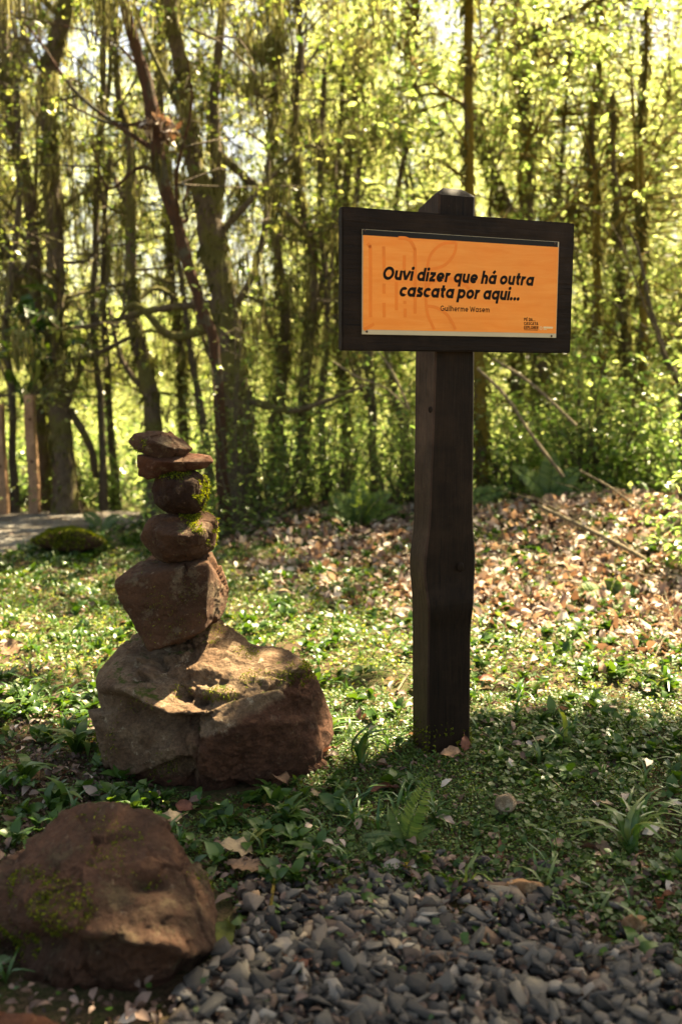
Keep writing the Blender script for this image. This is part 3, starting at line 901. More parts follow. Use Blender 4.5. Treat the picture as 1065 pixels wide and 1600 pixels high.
# boulder ----------------------------------------------------------
bp = [(173, 1066, -.20), (215, 1078, -.26), (245, 1096, -.30), (305, 1106, -.31), (385, 1062, -.24), (467, 1037, -.12), (345, 972, .16), (262, 976, .18), (205, 1000, .08), (430, 1024, .06),
      (151, 1062, -.02), (149, 1100, -.04), (158, 1140, -.08), (165, 1120, -.20), (186, 1205, -.20), (210, 1240, -.27), (262, 1256, -.30), (330, 1252, -.30), (398, 1228, -.24), (480, 1190, -.10), (508, 1150, .0), (512, 1112, .04),
      (503, 1080, .03), (484, 1052, .0), (474, 1031, -.04), (476, 1034, .10), (300, 1020, .34), (430, 1060, .30), (480, 1120, .28), (200, 1080, .26), (180, 1180, .22), (300, 1250, .28), (450, 1200, .25),
      (280, 1150, -.36), (350, 1140, -.35), (430, 1110, -.26)]
def boulder_ledge(W, d):
    X, Y = to_px(W[:, 0], W[:, 1], W[:, 2])
    front = sstep(-.02, -.12, d[:, 1])
    V = W.copy()
    # overhang on the left: recess under the broken edge
    ex = np.array([140, 175, 215, 245, 270, 300, 330, 360, 400]); ey = np.array([1080, 1080, 1088, 1106, 1118, 1116, 1112, 1094, 1066])
    e = np.interp(X, ex, ey)
    dd = Y - e
    xm = sstep(150, 190, X) * (1 - sstep(300, 350, X))
    rec = .075 * xm * sstep(-1, 7, dd) * np.exp(-(np.maximum(dd - 14, 0) / 24) ** 2)
    lip = .022 * xm * np.exp(-((dd + 5) / 8) ** 2)
    # hollow in the middle of the platform and the cracked step running down right
    hol = .075 * np.exp(-((X - 285) / 22) ** 2 - ((Y - 1082) / 15) ** 2) + .04 * np.exp(-((X - 335) / 26) ** 2 - ((Y - 1062) / 9) ** 2)
    hol = hol + .05 * np.exp(-((X - 318) / 18) ** 2 - ((Y - 1098) / 12) ** 2) + .035 * np.exp(-((X - 256) / 8) ** 2 - ((Y - 1040) / 12) ** 2)
    hol = hol + .045 * np.exp(-((X - 222) / 18) ** 2 - ((Y - 1062) / 9) ** 2)
    hump = .030 * np.exp(-((X - 236) / 13) ** 2 - ((Y - 1055) / 26) ** 2) + .03 * np.exp(-((X - 300) / 40) ** 2 - ((Y - 1048) / 8) ** 2) + .025 * np.exp(-((X - 350) / 24) ** 2 - ((Y - 1082) / 8) ** 2)
    # the right red face stands proud of the grey left face along a jagged seam
    sx = np.interp(Y, [1110, 1130, 1160, 1180, 1200, 1250], [292, 296, 284, 300, 308, 315]) + 5 * fbm(W * 30, 2)
    seam = .026 * sstep(0, 5, X - sx) * sstep(1112, 1128, Y)
    # under-cut low on the left: grey block ends in a lip
    low = .04 * sstep(0, 5, Y - np.interp(X, [160, 200, 290, 300], [1205, 1212, 1180, 1180])) * (1 - sstep(296, 306, X))
    hol = hol * (1.0 + 1.2 * fbm(W * 22, 3))
    e = e + 0
    push = (-rec + lip - hol + hump + seam - low) * front
    V = V + d * push[:, None]
    dent = .045 * np.exp(-((X - 408) / 34) ** 2 - ((Y - 1000) / 20) ** 2) * sstep(.25, .6, d[:, 2]) + .03 * np.exp(-((X - 215) / 20) ** 2 - ((Y - 1010) / 20) ** 2) * sstep(.2, .5, d[:, 2])
    V = V - d * dent[:, None]
    return V
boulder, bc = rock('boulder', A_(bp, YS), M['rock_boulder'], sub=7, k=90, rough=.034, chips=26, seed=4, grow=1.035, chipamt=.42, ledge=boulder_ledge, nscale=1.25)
tag(boulder, 'large red-brown and grey boulder carrying the stack of stones', 'boulder')
moss_tufts(boulder, 3800, pxsel([(465, 1052, 26, 20, 1), (420, 1058, 34, 12, .8), (398, 1060, 24, 14, .8), (330, 985, 30, 22, .5), (385, 1020, 22, 12, .4), (345, 1085, 30, 10, .5), (170, 1150, 22, 40, .35), (240, 1195, 40, 22, .2), (210, 1100, 30, 14, .4), (285, 1082, 20, 14, .5)]), .008, 3)

def stone(pts, Y0, mat, label, seed, **kw):
    kw.setdefault('sub', 6); kw.setdefault('k', 50); kw.setdefault('rough', .03); kw.setdefault('chips', 16)
    o, c = rock('stone', A_(pts, Y0), mat, seed=seed, **kw)
    tag(o, label, 'stone', 'stones stacked on the boulder')
    return o
s2 = stone([(178, 917, -.12), (184, 905, -.10), (238, 868, .10), (262, 862, .16), (330, 864, .12), (322, 884, -.13), (318, 982, -.12), (236, 1013, -.14), (214, 985, -.12), (355, 925, .08), (354, 945, .06), (344, 962, .0), (300, 996, .02), (250, 990, .18), (340, 950, .18), (335, 870, .14), (240, 905, .2), (195, 950, -.12)],
           YS, M['rock_tan'], 'big angular block tilted on the boulder, lowest in the stack', 12, k=90, rough=.020, nscale=1.1)
moss_tufts(s2, 1500, pxsel([(272, 950, 52, 44, 1), (240, 990, 30, 22, .6), (225, 905, 20, 14, .3)]), .005, 4)
s3 = stone([(218, 842, -.02), (222, 830, -.06), (236, 808, -.04), (262, 800, -.02), (300, 797, .04), (322, 797, .04), (337, 806, .0), (342, 830, .0), (336, 858, .0), (308, 873, -.03), (262, 880, -.06), (238, 868, -.04),
            (250, 835, -.16), (290, 838, -.17), (300, 868, -.12), (320, 835, -.12), (255, 870, -.12), (250, 812, .12), (320, 815, .13), (330, 855, .1), (240, 850, .1)],
           YS, M['rock_tan'], "rounded tan stone with bright moss on its right shoulder, second from the stack's bottom", 23, k=40, rough=.034)
moss_tufts(s3, 2600, pxsel([(318, 812, 27, 22, 1), (298, 806, 20, 12, .5), (330, 835, 12, 18, .5)]), .010, 5)
s4 = stone([(237, 762, -.02), (242, 745, -.03), (258, 735, 0), (300, 731, 0), (322, 748, 0), (326, 772, .0), (315, 795, 0), (292, 805, -.02), (256, 802, -.03), (239, 786, -.03), (262, 750, -.11), (300, 752, -.12), (300, 790, -.11), (256, 788, -.10), (280, 770, -.14), (270, 760, .12), (310, 780, .11), (300, 745, .10)],
           YS, M['rock_dark'], 'round dark mossy stone in the middle of the stack', 31, k=28, rough=.036)
moss_tufts(s4, 1900, pxsel([(305, 752, 20, 26, 1), (276, 740, 34, 10, .6), (318, 775, 10, 22, .8)]), .010, 6)
s5 = stone([(216, 711, -.05), (217, 743, -.05), (233, 749, -.06), (262, 735, -.08), (250, 722, -.11), (222, 709, .05), (300, 709, -.02), (327, 712, .0), (333, 721, .0), (322, 731, -.02), (290, 734, -.07), (300, 722, -.09), (250, 712, .09), (320, 715, .08), (240, 742, .06), (310, 730, .08)],
           YS, M['rock_red'], 'flat reddish slab under the topmost stone, thick at its left end', 44, k=90, rough=.022, carves=[(at(262, 744, YS - .06), .05, .02)])
s6 = stone([(201, 690, -.01), (211, 677, 0), (235, 673, -.01), (264, 676, 0), (288, 688, 0), (303, 701, .0), (291, 712, -.03), (262, 721, -.05), (240, 716, -.07), (214, 703, -.05), (240, 690, -.10), (268, 700, -.10), (230, 700, .09), (275, 700, .09), (255, 682, .07)],
           YS, M['rock_tan'], 'small wedge-shaped stone crowning the top of the stack', 52, k=80, rough=.028)
moss_tufts(s6, 380, pxsel([(214, 692, 16, 12, 1)]), .009, 7)

# mossy rock in the near left corner ---------------------------------
YF = 2.52
fp = [(165, 1250, .10), (195, 1256, .06), (248, 1275, .04), (270, 1322, .0), (318, 1362, .02), (338, 1395, .0), (336, 1440, -.05), (322, 1530, -.12), (270, 1600, -.20), (205, 1640, -.22), (110, 1630, -.22), (40, 1590, -.18), (10, 1470, -.1), (-12, 1410, .0), (5, 1370, .02), (62, 1300, .05), (105, 1262, .1),
      (150, 1465, -.31), (230, 1480, -.32), (300, 1480, -.27), (335, 1470, -.14), (100, 1440, -.24), (30, 1420, -.17), (200, 1400, -.18), (100, 1340, -.08), (230, 1330, -.06), (160, 1280, .26), (260, 1400, .24), (60, 1400, .24), (80, 1500, .18), (280, 1500, .14), (-20, 1450, .15)]
def front_ledge(W, d):
    X, Y = to_px(W[:, 0], W[:, 1], W[:, 2])
    fr = sstep(.1, -.15, d[:, 1])
    e = np.interp(X, [120, 160, 180, 215, 250, 300, 330], [1462, 1462, 1455, 1478, 1474, 1494, 1480]) + 5 * fbm(W * 16, 2)
    dd = Y - e
    xm = sstep(110, 165, X) * (1 - sstep(318, 340, X))
    push = -.045 * sstep(2, 20, dd) * (1 - .55 * sstep(30, 90, dd)) * xm + .018 * xm * np.exp(-((dd + 6) / 12) ** 2)
    push = push - .04 * np.exp(-((X - 240) / 34) ** 2 - ((Y - 1385) / 14) ** 2) - .05 * np.exp(-((X - 60) / 70) ** 2 - ((Y - 1480) / 24) ** 2)
    return W + d * (push * fr)[:, None]
front, fc = rock('boulder', A_(fp, YF), M['rock_front'], sub=7, k=34, rough=.036, chips=24, seed=9, grow=1.05, chipamt=.36, ledge=front_ledge, nscale=1.3)
tag(front, 'blurred moss-speckled brown rock nearest the camera in the bottom left corner', 'rock')
moss_tufts(front, 5200, pxsel([(40, 1430, 60, 70, 1), (115, 1425, 34, 30, 1), (190, 1330, 60, 40, .22), (150, 1290, 40, 26, .2), (115, 1390, 30, 18, .7), (300, 1380, 44, 16, .7), (240, 1375, 26, 14, .4), (60, 1380, 40, 30, .5)]), .007, 8)
o, c = rock('stone', A_([(-80, 1590, 0), (0, 1582, -.02), (70, 1588, -.02), (112, 1606, 0), (118, 1640, .0), (40, 1660, -.1), (-60, 1660, -.05), (20, 1630, .14), (60, 1630, .1), (-40, 1620, .14), (0, 1620, -.14), (60, 1700, 0), (-60, 1700, 0)], 2.02), M['rock_red'], sub=5, seed=77, rough=.03)
tag(o, 'reddish stone cut off by the bottom left edge of the picture', 'stone')

# ------------------------------------------------------------------ chosen sun patches: crown leaves in their rays are left out
def to_ground(P):
    P = np.atleast_2d(P)
    return P - S[None] * ((P[:, 2:3] - GZ) / S[2])
LITP = []
for (px, py, Y, r) in [(250, 1060, YS - .24, .10), (300, 1052, YS - .22, .12), (350, 1065, YS - .22, .11), (395, 1052, YS - .18, .07), (330, 1090, YS - .28, .06), (270, 1100, YS - .29, .045), (298, 1160, YS - .33, .030), (235, 1050, YS - .22, .08), (425, 1045, YS - .12, .03), (225, 1085, YS - .27, .04),
                       (345, 905, YS, .10), (340, 950, YS, .09), (335, 872, YS, .04), (322, 762, YS, .075), (330, 815, YS, .08), (275, 700, YS - .09, .03), (300, 716, YS - .05, .025),
                       (185, 1464, YF - .31, .028), (225, 1470, YF - .32, .035), (262, 1478, YF - .31, .035), (300, 1486, YF - .27, .032), (190, 1545, YF - .26, .02), (705, 296, 3.95, .07), (742, 640, 3.95, .05), (742, 760, 3.95, .05), (742, 500, 3.95, .05)]:
    g = to_ground(at(px, py, Y))[0]; LITP.append((g[0], g[1], r + .045, r + .045))
for (px, py, r, ry) in [(272, 1278, .055, .05), (20, 1395, .07, .09), (850, 1238, .10, .035), (800, 1222, .05, .03), (940, 1160, .14, .04), (540, 1185, .06, .05), (1040, 1150, .12, .05), (540, 1215, .02, .03), (600, 1140, .09, .08), (560, 1090, .14, .10)]:
    g = gp(px, py); LITP.append((g[0], g[1], r, ry))
def lit(P):
    g = to_ground(P); x, y = g[:, 0], g[:, 1]
    X, Y = to_px(x, y, np.full(len(x), GZ))
    b = np.interp(X, [-300, 0, 150, 330, 500, 640, 700, 760, 900, 1065, 1500], [1120, 1105, 1140, 1150, 1185, 1185, 1130, 1095, 1100, 1110, 1150])
    n = fb2(x, y, 2.3, 3, 21); n2 = fb2(x, y, 7.0, 2, 33)
    above = b + 26 * n2 * 2 - Y
    L = (above > -25) & (n + .7 * n2 > -.13 - .25 * sstep(150, 20, above) - .3 * ((X > 640) & (Y > 780) & (Y < 1000)))
    # darker bands across the middle distance
    band = np.exp(-((Y - (955 + .10 * (X - 500))) / 22) ** 2) * (X > 380) * (X < 760)
    L &= ~((band + n2 * .8) > .55)
    L &= ~((Y < 800) & (n2 < .1))
    L |= (y < 1.0) & (n > -.2)
    for (cx, cy, rx, ry) in LITP:
        L |= ((x - cx) / rx) ** 2 + ((y - cy) / ry) ** 2 < 1
    return L

# ------------------------------------------------------------------ scattering on the ground
def sample_ground(n, dens, x0=-5, x1=6, y0=1.9, y1=11.5, oversample=6):
    x = RNG.uniform(x0, x1, n * oversample); y = RNG.uniform(y0, y1, n * oversample)
    X, Y = to_px(x, y, np.full(len(x), GZ))
    ok = (X > -140) & (X < 1205) & (Y < 1720)
    x, y, X, Y = x[ok], y[ok], X[ok], Y[ok]
    w = dens(x, y, X, Y)
    k = RNG.random(len(x)) < w
    x, y = x[k][:n], y[k][:n]
    return x, y
def grav_edge(X):
    return np.interp(X, [-200, 150, 290, 400, 560, 700, 800, 900, 1000, 1065, 1300], [2600, 2100, 1520, 1395, 1368, 1388, 1405, 1440, 1475, 1490, 1560])
def litter_w(x, y, X, Y):
    lo = np.interp(X, [330, 400, 520, 640, 760, 900, 1065, 1200], [830, 860, 905, 925, 960, 1000, 1060, 1080])
    hi = 770
    n = fb2(x, y, 1.6, 3, 55)
    w = sstep(60, -30, Y - lo - 70 * n) * sstep(330, 430, X + 60 * n) * np.clip(.95 + 1.4 * fb2(x, y, 2.7, 3, 56), .15, 1)
    return w * (Y > hi - 20)
def inpath(x, y): return in_path(x, y) > 0
ROCKS_PX = [(330, 1120, 175, 128), (165, 1420, 175, 150)]
def not_rock(x, y):
    a = ((x + .50) / .44) ** 2 + ((y - 3.80) / .36) ** 2 > 1
    b = ((x + .62) / .34) ** 2 + ((y - 2.52) / .32) ** 2 > 1
    c = ((x - .40) / .10) ** 2 + ((y - 3.86) / .10) ** 2 > 1
    return a & b & c

def put(name, parts, mat, kind='stuff', label=None, smooth=False):
    V, Q, r = merge(parts)
    o = link(name, mk_mesh(name, V, quads=Q, mat=mat, rnd=r, smooth=smooth))
    tag(o, label=label, kind=kind)
    return o

def build_cover():
    # tiny-leaved creeping cover
    def dens(x, y, X, Y):
        n = fb2(x, y, 2.6, 3, 71); n3 = fb2(x, y, 9, 2, 72)
        w = .55 + .9 * n + .3 * n3
        w = np.where((X > 420) & (X < 1000) & (Y > 1120) & (Y < grav_edge(X) - 10), 1.0 + n3 * .5, w)
        w = w * (Y < grav_edge(X) + 12 + 25 * n3) * ~inpath(x, y) * not_rock(x, y)
        w = w * (1 - .93 * litter_w(x, y, X, Y))
        w = np.where((X < 240) & (Y > 1100), w * .25, w)
        return w
    parts = []
    x, y = sample_ground(75000, lambda *a: dens(*a), -1.6, 2.1, 2.3, 4.6, 3)
    n = len(x)
    h = .010 + .028 * np.clip(fb2(x, y, 5, 2, 73) + .4, 0, 1)
    z = gh(x, y) + RNG.random(n) ** .8 * h
    parts.append(scatter(*LEAF_Q, np.stack([x, y, z], 1), rotm(RNG.uniform(0, 6.28, n), RNG.normal(-.15, .45, n), RNG.normal(0, .4, n)), RNG.uniform(.010, .020, n), np.clip(RNG.normal(.42, .22, n), 0, 1)))
    x, y = sample_ground(95000, lambda *a: dens(*a), -4.5, 5, 4.6, 11, 3)
    n = len(x)
    h = .015 + .04 * np.clip(fb2(x, y, 4, 2, 73) + .4, 0, 1)
    z = gh(x, y) + RNG.random(n) * h
    parts.append(scatter(*LEAF_Q, np.stack([x, y, z], 1), rotm(RNG.uniform(0, 6.28, n), RNG.normal(-.15, .5, n), RNG.normal(0, .45, n)), RNG.uniform(.016, .034, n), np.clip(RNG.normal(.62, .27, n), 0, 1)))  # tones shifted paler here: sunlit brightness put into the leaf colour
    put('ground_cover', parts, M['cover'])
build_cover()

def build_broad():
    T1, F1 = leaf_t(.30, .18, .05, 3)
    TR_, FR_ = leaf_t(.46, .08, .04, 3)
    parts = []
    # rosettes of lance leaves
    def dens(x, y, X, Y):
        n = fb2(x, y, 2.2, 3, 81)
        w = np.clip(.25 + 1.1 * n, 0, 1)
        w = np.where((X < 260) & (Y > 1080) & (Y < 1420), .9, w)
        w = np.where((X > 330) & (X < 540) & (Y > 1190) & (Y < 1400), .5, w)
        w = np.where((X > 760) & (Y > 1120) & (Y < 1200), .5, w)
        w = w * (1 - .45 * litter_w(x, y, X, Y)) * (Y < grav_edge(X) + 10) * ~inpath(x, y) * not_rock(x, y)
        w = np.where((X > 740) & (Y > 780) & (Y < 1080), np.maximum(w, .42 * (fb2(x, y, 3.1, 2, 84) > .0)), w)
        # bare soil patch on the left
        w = w * (((X - 60) / 90) ** 2 + ((Y - 1205) / 38) ** 2 > 1)
        return w
    x, y = sample_ground(2500, dens, -4.5, 5, 2.2, 10.5, 6)
    n = len(x); k = 6
    near = sstep(6, 3, y)
    L = np.repeat(RNG.uniform(.038, .075, n), k) * RNG.uniform(.7, 1.2, n * k)
    px_ = np.repeat(x, k) + RNG.normal(0, .007, n * k); py_ = np.repeat(y, k) + RNG.normal(0, .007, n * k)
    P = np.stack([px_, py_, gh(px_, py_) + .008 + RNG.random(n * k) * .03], 1)
    yaw = np.repeat(RNG.uniform(0, 6.28, n), k) + np.tile(np.arange(k) * 2.4, n) + RNG.normal(0, .3, n * k)
    parts.append(scatter(T1, F1, P, rotm(yaw, RNG.normal(-.55, .3, n * k), RNG.normal(0, .3, n * k)), L, np.clip(RNG.normal(.45, .25, n * k), 0, 1)))
    # round-leaved creeper at the right and by the gravel
    def dens2(x, y, X, Y):
        n = fb2(x, y, 4.2, 3, 83)
        w = np.where((X > 740) & (Y > 1130) & (Y < grav_edge(X) + 5), .75 + n, .03)
        w = np.where((Y > grav_edge(X)) & (Y < grav_edge(X) + 110), .16, w)
        return w * not_rock(x, y)
    x, y = sample_ground(3000, dens2, -1, 2.4, 2.1, 4.4, 8)
    n = len(x)
    P = np.stack([x, y, gh(x, y) + .012 + RNG.random(n) * .04], 1)
    parts.append(scatter(TR_, FR_, P, rotm(RNG.uniform(0, 6.28, n), RNG.normal(-.2, .3, n), RNG.normal(0, .3, n)), RNG.uniform(.015, .032, n), np.clip(RNG.normal(.35, .2, n), 0, 1)))
    put('leafy_weeds', parts, M['broad'], smooth=True)
    # grass blades
    TG, FG = leaf_t(.045, .30, .008, 4)
    def dens3(x, y, X, Y):
        n = fb2(x, y, 1.9, 3, 91)
        return np.clip(.2 + 1.2 * n, 0, 1) * (1 - .7 * litter_w(x, y, X, Y)) * (Y < grav_edge(X)) * ~inpath(x, y) * not_rock(x, y)
    x, y = sample_ground(1100, dens3, -4.5, 5, 2.2, 10.5, 6)
    n = len(x); k = 5
    yaw = np.repeat(RNG.uniform(0, 6.28, n), k) + np.tile(np.arange(k) * 2.4, n)
    P = np.stack([np.repeat(x, k), np.repeat(y, k), gh(np.repeat(x, k), np.repeat(y, k))], 1)
    put('short_grass', [scatter(TG, FG, P, rotm(yaw, RNG.normal(-.8, .3, n * k), RNG.normal(0, .2, n * k)), RNG.uniform(.06, .14, n * k))], M['grass'])
build_broad()

def build_litter():
    T1, F1 = leaf_t(.24, .22, .06, 3); T2, F2 = leaf_t(.30, -.16, -.05, 3)
    parts = []
    x, y = sample_ground(15000, lambda x, y, X, Y: litter_w(x, y, X, Y) * ~inpath(x, y), -2, 6, 5.2, 11, 5)
    n = len(x); h = n // 2
    z = gh(x, y) + RNG.random(n) * .05
    for T, F, a, b in ((T1, F1, 0, h), (T2, F2, h, n)):
        m = b - a
        parts.append(scatter(T, F, np.stack([x[a:b], y[a:b], z[a:b]], 1), rotm(RNG.uniform(0, 6.28, m), RNG.normal(0, .55, m), RNG.normal(0, .8, m)), RNG.uniform(.04, .115, m), np.clip(RNG.normal(.6, .25, m), 0, 1)))
    def dn(x, y, X, Y):
        w = .35 + 1.0 * fb2(x, y, 1.5, 3, 95)
        w = np.where((X < 260) & (Y > 1000), .8, w)
        return w * not_rock(x, y) * np.where(inpath(x, y), .2, 1)
    x, y = sample_ground(2600, dn, -4.5, 5, 2.0, 10.8, 5)
    n = len(x); z = gh(x, y) + .006 + RNG.random(n) * .03
    parts.append(scatter(T1, F1, np.stack([x, y, z], 1), rotm(RNG.uniform(0, 6.28, n), RNG.normal(0, .3, n), RNG.normal(0, .5, n)), RNG.uniform(.03, .075, n), np.clip(RNG.normal(.5, .28, n), 0, 1)))
    # crumbs of bark and leaf among the gravel and soil
    x, y = sample_ground(8200, lambda x, y, X, Y: np.where(Y > 1340, .33, np.where((X < 240) & (Y > 1100), .6, .12)) * not_rock(x, y), -1.8, 2, 1.9, 4.6, 5)
    n = len(x); z = gh(x, y) + .004 + RNG.random(n) * .045 * (y < 2.9)
    parts.append(scatter(T1, F1, np.stack([x, y, z], 1), rotm(RNG.uniform(0, 6.28, n), RNG.normal(0, .4, n), RNG.normal(0, .7, n)), RNG.uniform(.010, .040, n), np.clip(RNG.normal(.2, .2, n), 0, 1)))
    put('leaf_litter', parts, M['litter'])
build_litter()

# ------------------------------------------------------------------ gravel
def stone_tpl(seed, mat):
    r_ = np.random.default_rng(seed)
    P = r_.normal(size=(10, 3)); P /= (np.abs(P) ** 3.2).sum(1)[:, None] ** (1 / 3.2)
    P *= np.array([.5, r_.uniform(.24, .44), r_.uniform(.13, .30)])
    P[:, 0] += P[:, 1] * r_.uniform(-.4, .4)
    bm = bmesh.new()
    for p in P: bm.verts.new(tuple(p))
    bmesh.ops.convex_hull(bm, input=bm.verts[:])
    bmesh.ops.delete(bm, geom=[v for v in bm.verts if not v.link_faces], context='VERTS')
    bmesh.ops.triangulate(bm, faces=bm.faces[:])
    bm.verts.index_update()
    V = np.array([v.co[:] for v in bm.verts]); F = np.array([[v.index for v in f.verts] for f in bm.faces]); bm.free()
    return V, F
def build_gravel():
    xs = lambda X, Y: np.where(True, 1, 1)
    def inside(X, Y):
        PX, PY = to_px(X, Y, np.full(X.shape, GZ))
        return np.clip((PY - grav_edge(PX) - 30) / 40 + .8 * fb2(X, Y, 9, 2, 99), -1, 1)
    base = strip_sheet('gravel_strip', inside, -3.0, 3.0, -4, 3.1, .05, M['path'], .006)
    tp = [stone_tpl(100 + i, None) for i in range(14)]
    def dens(x, y, X, Y):
        n = fb2(x, y, 3.2, 3, 98)
        return sstep(-45, 85, Y - grav_edge(X) + 80 * n) * np.clip(.75 + fb2(x, y, 6, 2, 97), .25, 1) * not_rock(x, y)
    x, y = sample_ground(6200, dens, -1.5, 1.9, 1.6, 3.3, 5)
    n = len(x)
    size = RNG.gamma(4.0, .0108, n).clip(.014, .085)
    o = np.argsort(size); 
    z = np.zeros(n)
    z = gh(x, y) + .004 + size * .12 + RNG.random(n) * .030 * sstep(2.9, 2.6, y + 0 * x)
    R = rotm(RNG.uniform(0, 6.28, n), RNG.normal(0, .45, n), RNG.normal(0, .45, n))
    X, Y = to_px(x, y, z)
    vis = (X > 300) & (X < 1075) & (Y < 1605)
    top = np.where(vis, size / y, 0) * (1 + (z - gh(x, y)) * 12)
    big = np.argsort(-top)[:290]
    isbig = np.zeros(n, bool); isbig[big] = True
    t_id = RNG.integers(0, len(tp), n)
    tot_V, tot_F, tot_r, off = [], [], [], 0
    for k, (T, F) in enumerate(tp):
        m = (t_id == k) & ~isbig
        c = m.sum()
        V, Q, r = scatter(T, F, np.stack([x[m], y[m], z[m]], 1), R[m], size[m])
        tot_V.append(V); tot_F.append(Q + off); tot_r.append(r); off += len(V)
    me = mk_mesh('gravel', np.concatenate(tot_V), quads=np.concatenate(tot_F), mat=M['gravel'], rnd=np.concatenate(tot_r))
    g = link('gravel', me, base, False); g['kind'] = 'stuff'
    mes = []
    for k, (T, F) in enumerate(tp):
        m_ = mk_mesh('pebble', T, quads=F, mat=M['gravel_o'])
        bm = bmesh.new(); bm.from_mesh(m_)
        bmesh.ops.dissolve_limit(bm, angle_limit=.12, verts=bm.verts[:], edges=bm.edges[:])
        bmesh.ops.bevel(bm, geom=bm.edges[:], offset=.010, segments=1, affect='EDGES')
        bm.to_mesh(m_); bm.free(); mes.append(m_)
    for i in big:
        ob = bpy.data.objects.new('pebble', mes[t_id[i]]); COL.objects.link(ob); ob.parent = base
        mat = Matrix(R[i].tolist()).to_4x4() @ Matrix.Scale(float(size[i]), 4)
        mat.translation = Vector((x[i], y[i], z[i] + .004)); ob.matrix_local = mat
build_gravel()

# notable single stones
def small_stone(pts, Y0, mat, label, seed, **kw):
    o, c = rock('stone', A_(pts, Y0), mat, seed=seed, sub=5, k=24, rough=.03, chips=12, **kw)
    return tag(o, label, 'stone')
def blob(px, py, rx, ry, dep, mat, label, seed):
    g = gp(px, py + ry); Y0 = g[1]
    r_ = np.random.default_rng(seed); pts = []
    for a in np.linspace(0, 2 * math.pi, 11)[:-1]:
        for s, dd in ((1, 0), (.75, -dep), (.75, dep)):
            q = 1 + r_.uniform(-.14, .10)
            pts.append((px + rx * s * q * math.cos(a), py + ry * s * q * math.sin(a) , dd))
    return small_stone(pts, Y0, mat, label, seed)
M['st_beige'] = rock_mat('beige_stone', (.36, .26, .16), (.27, .18, .11), (.40, .31, .21), -.2)
M['st_sand'] = rock_mat('ochre_sandstone', (.34, .19, .095), (.24, .12, .06), (.38, .25, .14), -.2)
M['st_mauve'] = rock_mat('grey_mauve_stone', (.16, .12, .11), (.10, .08, .075), (.22, .18, .16), -.2)
blob(788, 1256, 18, 19, .03, M['st_beige'], 'rounded beige stone alone on the green cover in front of the post', 201)
blob(817, 1388, 37, 15, .04, M['st_sand'], 'long ochre sandstone piece at the edge of the gravel', 202)
blob(990, 1445, 20, 18, .03, M['st_sand'], 'flat orange-brown stone at the gravel edge near the right side', 203)
blob(1005, 1415, 15, 10, .02, M['st_mauve'], 'small mauve-grey stone just behind the flat orange-brown stone', 204)
blob(442, 928, 13, 8, .04, M['st_beige'], 'pale stone lying in the sunlit cover to the right of the stack', 205)
blob(755, 1345, 14, 9, .02, M['st_mauve'], 'dull grey-mauve stone half sunk in the low green leaves', 206)
blob(850, 1352, 20, 9, .02, M['st_mauve'], 'flat grey stone under the creeper, right of the ochre sandstone piece', 207)
mo = blob(105, 846, 58, 19, .26, M['rock_front'], 'low hump of a stone overgrown with yellow-green moss beside the grit path', 208)
moss_tufts(mo, 9000, lambda W, N: (N[:, 2] > -.2) * 1.0, .022, 22)

# notable dead leaves -----------------------------------------------------
def dead_leaf(px, py, L, yaw, mat, label, width=.26, curl=.25, pitch=-.1, roll=.3, lift=.018, cat='leaf', name='fallen_leaf'):
    g = gp(px, py)
    n = 9
    V = []; F = []
    r_ = np.random.default_rng(int(px * 7 + py))
    for i in range(n + 1):
        t = i / n
        w = width * (math.sin(math.pi * min(1, t * 1.02)) ** .75 if 0 < t < 1 else 0.01) * (1 + .12 * r_.normal())
        z = curl * .5 * math.sin(math.pi * t) + .03 * math.sin(t * 9 + px)
        e1, e2 = .10 * r_.normal() * .4 + .07, .10 * r_.normal() * .4 + .07
        V += [(t, -w, z + e1), (t, -w * .5, z + .02), (t, 0, z), (t, w * .5, z + .02), (t, w, z + e2)]
    for i in range(n):
        for j in range(4):
            a = i * 5 + j; F.append((a, a + 1, a + 6, a + 5))
    V = np.array(V); V[:, 0] -= .5; V *= L
    me = mk_mesh(name, V, F, mat=mat, smooth=True)
    o = link(name, me); o.location = (g[0], g[1], g[2] + lift); o.rotation_euler = (roll, pitch, yaw)
    # stalk as a part
    S_ = [[.5, 0, .0, .012], [.62, .02, .02, .010], [.72, .05, .0, .007]]
    v, q = tube(np.array(S_) * L, 5)
    link('stalk', mk_mesh('stalk', v, quads=q, mat=mat), o, False)
    return tag(o, label, cat)
